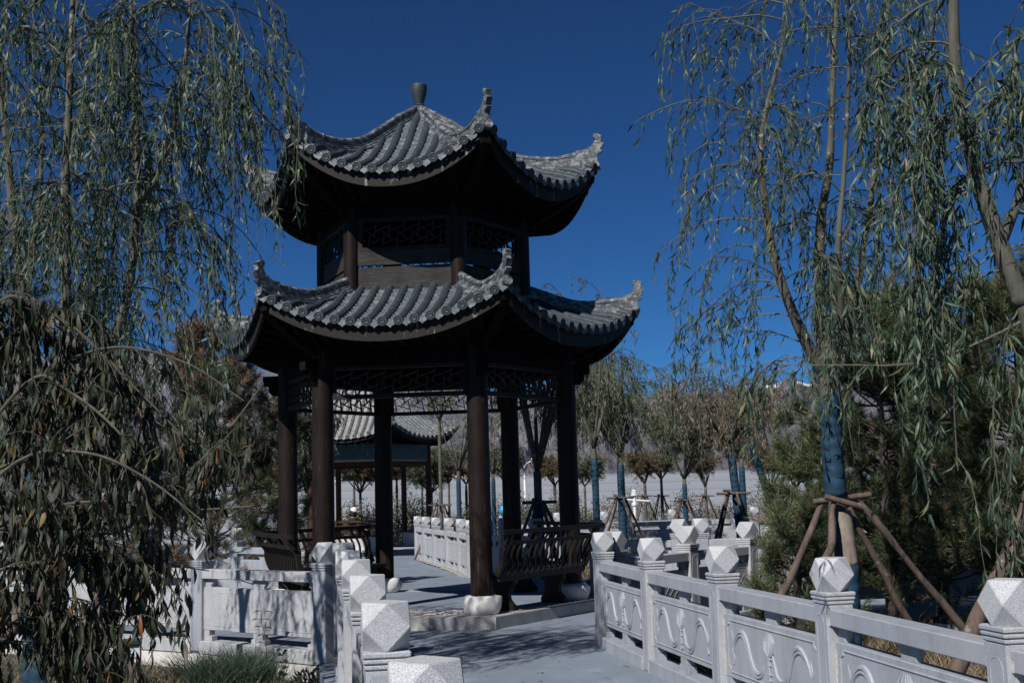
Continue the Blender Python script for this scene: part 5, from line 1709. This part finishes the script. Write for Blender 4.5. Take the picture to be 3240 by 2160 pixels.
# ---- grasses
def grass(name, label, n, area, hh, mat, seed, kind=None, cat=None, lean=0.5, wid=0.006, keep=None):
    rng = np.random.RandomState(seed)
    x = rng.uniform(area[0], area[1], n)
    y = rng.uniform(area[2], area[3], n)
    if keep is not None:
        k = keep(x, y)
        x, y = x[k], y[k]
    n = len(x)
    P0 = np.stack([x, y, gheight(x, y) - 0.01], -1)
    a = rng.uniform(0, 2 * PI, n)
    SH = sim(P0, np.stack([np.cos(a) * lean, np.sin(a) * lean, np.ones(n)], -1), rng.uniform(*hh, n), 4, 0.16, 0.08, rng)
    T = nrm(SH[:, 1] - SH[:, 0])
    S_ = nrm(np.cross(T, rng.normal(size=T.shape)))
    w = (np.array([1.0, 0.9, 0.75, 0.5, 0.1]) * wid)[None, :, None]
    V = np.stack([SH - S_[:, None] * w / 2, SH + S_[:, None] * w / 2], 2).reshape(n, 10, 3)
    q = np.array([(2 * i, 2 * i + 1, 2 * i + 3, 2 * i + 2) for i in range(4)])
    o = MB().add(V, (np.arange(n)[:, None, None] * 10 + q[None]).reshape(-1, 4)).build(name, mat)
    return tag(o, label, cat, kind=kind)


line_r = lambda x, y: x > np.interp(y, [3.5, 5.35, 7.23, 8.97, 10.71, 12.43, 14.6], [2.75, 2.42, 2.12, 1.76, 1.43, 1.2, 3.0])
grass("dry_grass", "tangled straw-coloured grass behind the right balustrade", 16000, (1.6, 5.6, 7.0, 13.4), (0.25, 0.6), 'dry_grass', 201, "stuff", keep=line_r)
line_l = lambda x, y: (y < 11.75 + (-1.9 - x) * 0.79 - 0.2) & (x < -1.55 - (y - 9.9) * 0.17 - 0.25)
grass("garden_grass", "sparse grass in the left garden bed", 5000, (-6, -1.6, 10.5, 14.5), (0.06, 0.18), 'green_grass', 202, "stuff", keep=line_l)
grass("dry_garden_grass", "short dry grass in the left garden bed", 7000, (-6, -1.6, 10.5, 14.5), (0.05, 0.16), 'dry_grass', 203, "stuff", keep=line_l)
cxy = at(720, 2110, 11.75)
grass("grass_clump", "thick dark green grass clump below the dappled balustrade", 4200, (cxy[0] - 0.45, cxy[0] + 0.45, 11.35, 12.1), (0.2, 0.5), 'green_grass', 204, cat="grass clump",
      keep=lambda x, y: ((x - cxy[0]) / 0.42) ** 2 + ((y - 11.75) / 0.36) ** 2 < 1)
c2 = at(590, 2120, 11.75)
grass("straw_tuft", "pale straw tuft left of the green grass clump", 500, (c2[0] - 0.2, c2[0] + 0.2, 11.5, 11.9), (0.10, 0.26), 'dry_grass', 205, cat="grass clump")
grass("far_grass", "dry grass beds between the far paths", 5000, (-9, 10, 20.5, 29.0), (0.15, 0.4), 'dry_grass', 206, "stuff", wid=0.012, keep=lambda x, y: (x > 0.35) | (x < -4.6))

# sapling before the dappled balustrade
sp0 = at(850, 2075, 11.85)
sp0[2] = float(gheight(sp0[0], sp0[1]))
sg = thing("sapling", "thin sapling with a few shade-darkened oval leaves before the dappled balustrade", "sapling", tuple(sp0))
stp = smoothpts([sp0, at(838, 2010, 11.85), at(826, 1965, 11.85), at(832, 1935, 11.85)], 5)
MB().tube(stp, np.linspace(0.006, 0.002, len(stp)), 6).build("stem", 'twig', sg, sp0)
rng = np.random.RandomState(9)
lp = along(stp, np.repeat(np.linspace(0.3, 1, 7), 2))
ld = np.array([[(-1) ** i * 1.0, rng.normal() * 0.4, 0.15 * rng.normal()] for i in range(14)])
MB().leaves(lp, ld, 0.105, 0.055, rng, 1, np.tile([0, 0.2, 1.0], (14, 1))).build("foliage", 'pine', sg, sp0, smooth=True)  # dark pine colour stands in for shade on the leaves
# low dark weeds at the foot of the corner post
wp = at(985, 2115, 11.3)
shrub("low leafy weed at the foot of the corner post", wp[0], 11.3, 0.5, 0.16, 160, 'shrub_leaf', 260, 0.07, "garden weeds", "weed")


# ------------------------------------------------------------------ small things
def lamp(label, x, y, w=0.19, h=0.44, rz=0.3):
    p = gp(x, y)
    o = thing("garden_lamp", label, "garden lamp", tuple(p), rz, "square garden bollard lamps")
    MB().cbox((-w / 2, -w / 2, -0.05), (w / 2, w / 2, h * 0.32), 0.004).build("base", 'dark_metal', o)
    MB().box((-w / 2 + 0.012, -w / 2 + 0.012, h * 0.32), (w / 2 - 0.012, w / 2 - 0.012, h * 0.9)).build("diffuser", 'lamp_panel', o)
    f = MB()
    for sx in (-1, 1):
        for sy in (-1, 1):
            f.box((sx * w / 2 - 0.008, sy * w / 2 - 0.008, h * 0.32), (sx * w / 2 + 0.008, sy * w / 2 + 0.008, h * 0.9))
    for zf in (h * 0.32, h * 0.9 - 0.016):
        for sg in (-1, 1):
            f.box((-w / 2, sg * (w / 2 - 0.004) - 0.004, zf), (w / 2, sg * (w / 2 - 0.004) + 0.004, zf + 0.016))
            f.box((sg * (w / 2 - 0.004) - 0.004, -w / 2, zf), (sg * (w / 2 - 0.004) + 0.004, w / 2, zf + 0.016))
    f.build("frame", 'dark_metal', o)
    MB().cbox((-w / 2 - 0.012, -w / 2 - 0.012, h * 0.9), (w / 2 + 0.012, w / 2 + 0.012, h), 0.004).build("cover", 'dark_metal', o)


lp_ = at(413, 2090, 12.0)
lamp("white-panelled garden lamp before the dappled balustrade", lp_[0], 12.0)
lp_ = at(2998, 1930, 12.0)
lamp("garden lamp half buried in straw-coloured grass", lp_[0], 12.0, rz=0.6)

# plinth wall under the dappled balustrade
p0, p1, p2, p3 = (np.array(q) for q in ((-1.90, 11.80), (-3.43, 13.02), (-4.84, 13.90), (-6.4, 14.9)))
w = MB()
for a_, b_ in ((p0, p1), (p1, p2), (p2, p3)):
    d = nrm(b_ - a_)
    n_ = np.array([d[1], -d[0]])
    if n_[1] > 0:
        n_ = -n_
    q = [a_ + n_ * 0.115, b_ + n_ * 0.115, b_ + n_ * 0.06, a_ + n_ * 0.06]
    w.prism([tuple(k) for k in q], (0, 0, 0), (1, 0, 0), (0, 1, 0), (0, 0, 1), -0.5, -0.03)
tag(w.build("plinth_wall", 'plaster'), "low white plinth wall under the dappled balustrade", "wall")

# corrugated hoarding, yellow building, street lamp
h0, h1 = at(300, 1600, 56), at(3600, 1600, 52)
hd = thing("hoarding", "long pale corrugated construction hoarding across the background", "fence", (h0[0], h0[1], -0.5))
MB().box((0, -0.03, 0), (h1[0] - h0[0], 0.03, 2.75)).build("sheet", 'hoarding', hd)
hp = MB()
MB().box((0, -0.035, 2.752), (h1[0] - h0[0], 0.035, 2.785)).build("top_rail", 'hoarding', hd)
ba, bb = at(1040, 1500, 78), at(1475, 1500, 78)
yb = thing("yellow_building", "low cream-walled building with dark sheet roof beyond the hoarding", "building", (ba[0], 78, 0.35))
Lb = bb[0] - ba[0]
MB().box((0, 0, 0), (Lb, 8, 3.7)).build("wall", 'cream_wall', yb)
MB().prism([(-0.9, 3.75), (4, 5.0), (9, 3.75), (9, 3.6), (-0.9, 3.55)], (-0.6, 0, 0), (0, 1, 0), (0, 0, 1), (1, 0, 0), 0, Lb + 1.2).build("roof", 'grey_roof', yb)
for i in range(5):
    x = 0.9 + i * (Lb - 1.8) / 5
    MB().box((x, -0.06, 1.4), (x + 1.1, 0.02, 3.0)).build("window", 'dark_glass', yb)
sl0 = at(1662, 1600, 48)
s_ = thing("street_lamp", "slender white street lamp before the hoarding", "street lamp", (sl0[0], 48, -0.4))
MB().lathe([(0.06, 0), (0.06, 0.6), (0.045, 0.65), (0.035, 3.0)], 12).build("pole", 'white_metal', s_, smooth=True)
MB().tube([(0, 0, 2.95), (0.1, 0, 3.1), (0.4, 0, 3.25)], 0.025, 8).build("arm", 'white_metal', s_)
MB().cbox((0.28, -0.09, 3.23), (0.75, 0.09, 3.30), 0.02).build("lamp_head", 'white_metal', s_)
mp = at(2008, 1600, 40)
ms = thing("weather_mast", "short white instrument mast before the hoarding", "instrument mast", (mp[0], 40, -0.4))
MB().lathe([(0.05, 0), (0.05, 1.4), (0.09, 1.42), (0.09, 1.5), (0.05, 1.52), (0.05, 1.75)], 12).build("pole", 'white_metal', ms)
MB().tube([(-0.25, 0, 1.62), (0.5, 0, 1.55)], 0.03, 8).build("arm", 'white_metal', ms)
MB().lathe([(0.12, 1.75), (0.12, 1.78), (0.07, 1.8), (0.11, 1.83), (0.07, 1.86), (0.10, 1.9), (0.02, 1.95)], 14).build("sensor", 'white_metal', ms)
bp = at(1597, 1609, 33)
bgm = MB().lathe([(0.08, 0.0), (0.15, 0.05), (0.16, 0.15), (0.09, 0.24), (0.04, 0.27), (0.07, 0.33)], 12)
bgm.v[0] *= 1 + 0.10 * np.random.RandomState(4).normal(size=(len(bgm.v[0]), 1))
bo = bgm.build("plastic_bag", 'bag', smooth=True)
bo.location = (bp[0], 33, bp[2] - 0.15)
tag(bo, "bright blue plastic bag tied on a tree prop beyond the pavilion", "bag")

# sandy dirt gathered along the foot of the right balustrade, and joints in the paving
rng = np.random.RandomState(12)
def strip(name, pts, w0, w1, mat, z, jag=0.6):
    P = smoothpts([(x, y, 0) for x, y in pts], 24)[:, :2]
    d = nrm(np.gradient(P, axis=0))
    nn = np.stack([-d[:, 1], d[:, 0]], -1)
    j1 = (fbm(np.arange(len(P)) * 0.21, np.zeros(len(P)) + 3, 4, 9) - 0.5) * 2
    a = P + nn * w0
    b_ = P + nn * (w1 * (1 + jag * j1))[:, None]
    zc = np.full(len(P), z)
    G_ = np.stack([np.concatenate([a, zc[:, None]], 1), np.concatenate([b_, zc[:, None]], 1)])
    return tag(MB().grid(G_, flip=w1 > w0).build(name, mat), kind="stuff" if mat == 'sand' else "structure")
M['sand'] = plain("sandy_dirt", (0.34, 0.30, 0.245), 0.95, 0.3, 40)
M['joint'] = plain("dark_joint", (0.07, 0.08, 0.095), 0.9, 0.2, 30)
strip("sand", [(0.80, 12.4), (1.10, 10.7), (1.44, 8.97), (1.79, 7.22), (2.08, 5.35)], 0.0, 0.075, 'sand', 0.005, 0.9)
strip("sand", [(-1.03, 23.3), (-1.30, 24.9), (-1.65, 26.55), (-2.05, 28.2), (-2.41, 29.85)], 0.0, 0.09, 'sand', -0.02, 0.6)
strip("path_joint", [(0.72, 12.1), (0.1, 11.75), (-0.7, 11.3), (-1.5, 10.85)], -0.006, 0.007, 'joint', 0.004, 0.5)
strip("path_joint", [(1.5, 8.1), (0.6, 7.7), (-0.3, 7.3), (-0.8, 7.05)], -0.006, 0.007, 'joint', 0.004, 0.5)

# fallen leaves scattered on the path
rng = np.random.RandomState(31)
n_ = 260
fy = rng.uniform(6, 26, n_)
fx = np.interp(fy, [6, 12, 14, 20, 26], [0.6, -0.4, -1.2, -1.3, -2.0]) + rng.normal(size=n_) * np.interp(fy, [6, 12, 16, 26], [0.6, 0.8, 1.6, 0.7])
dd = np.hypot(fx - PC[0], fy - PC[1])
ok_ = (dd > 2.5)
fz = np.where(fy > 20, -0.006 * (fy - 19.5), 0) + 0.006
P_ = np.stack([fx, fy, fz], -1)[ok_]
a_ = rng.uniform(0, 6.28, len(P_))
lf_ = MB().leaves(P_, np.stack([np.cos(a_), np.sin(a_), 0.04 * np.ones(len(P_))], -1), rng.uniform(0.04, 0.09, len(P_)), rng.uniform(0.010, 0.022, len(P_)), rng, 1, np.tile([0, 0.02, 1.0], (len(P_), 1)))
tag(lf_.build("fallen_leaves", 'dry_leaf'), "dry leaves scattered over the blue-grey paths", kind="stuff")

# ------------------------------------------------------------------ air: thin even haze round the whole place
hm = bpy.data.materials.new("valley_haze")
hm.use_nodes = True
hn = hm.node_tree
hn.nodes.remove(hn.nodes["Principled BSDF"])
pv_ = hn.nodes.new("ShaderNodeVolumePrincipled")
pv_.inputs["Color"].default_value = (0.34, 0.55, 1.0, 1)
pv_.inputs["Density"].default_value = 0.00005
hn.links.new(pv_.outputs[0], hn.nodes["Material Output"].inputs["Volume"])
M['haze'] = hm
hz_ = MB().box((-6500, -60, -6), (6500, 6300, 460)).build("haze", 'haze')
tag(hz_, kind="stuff")
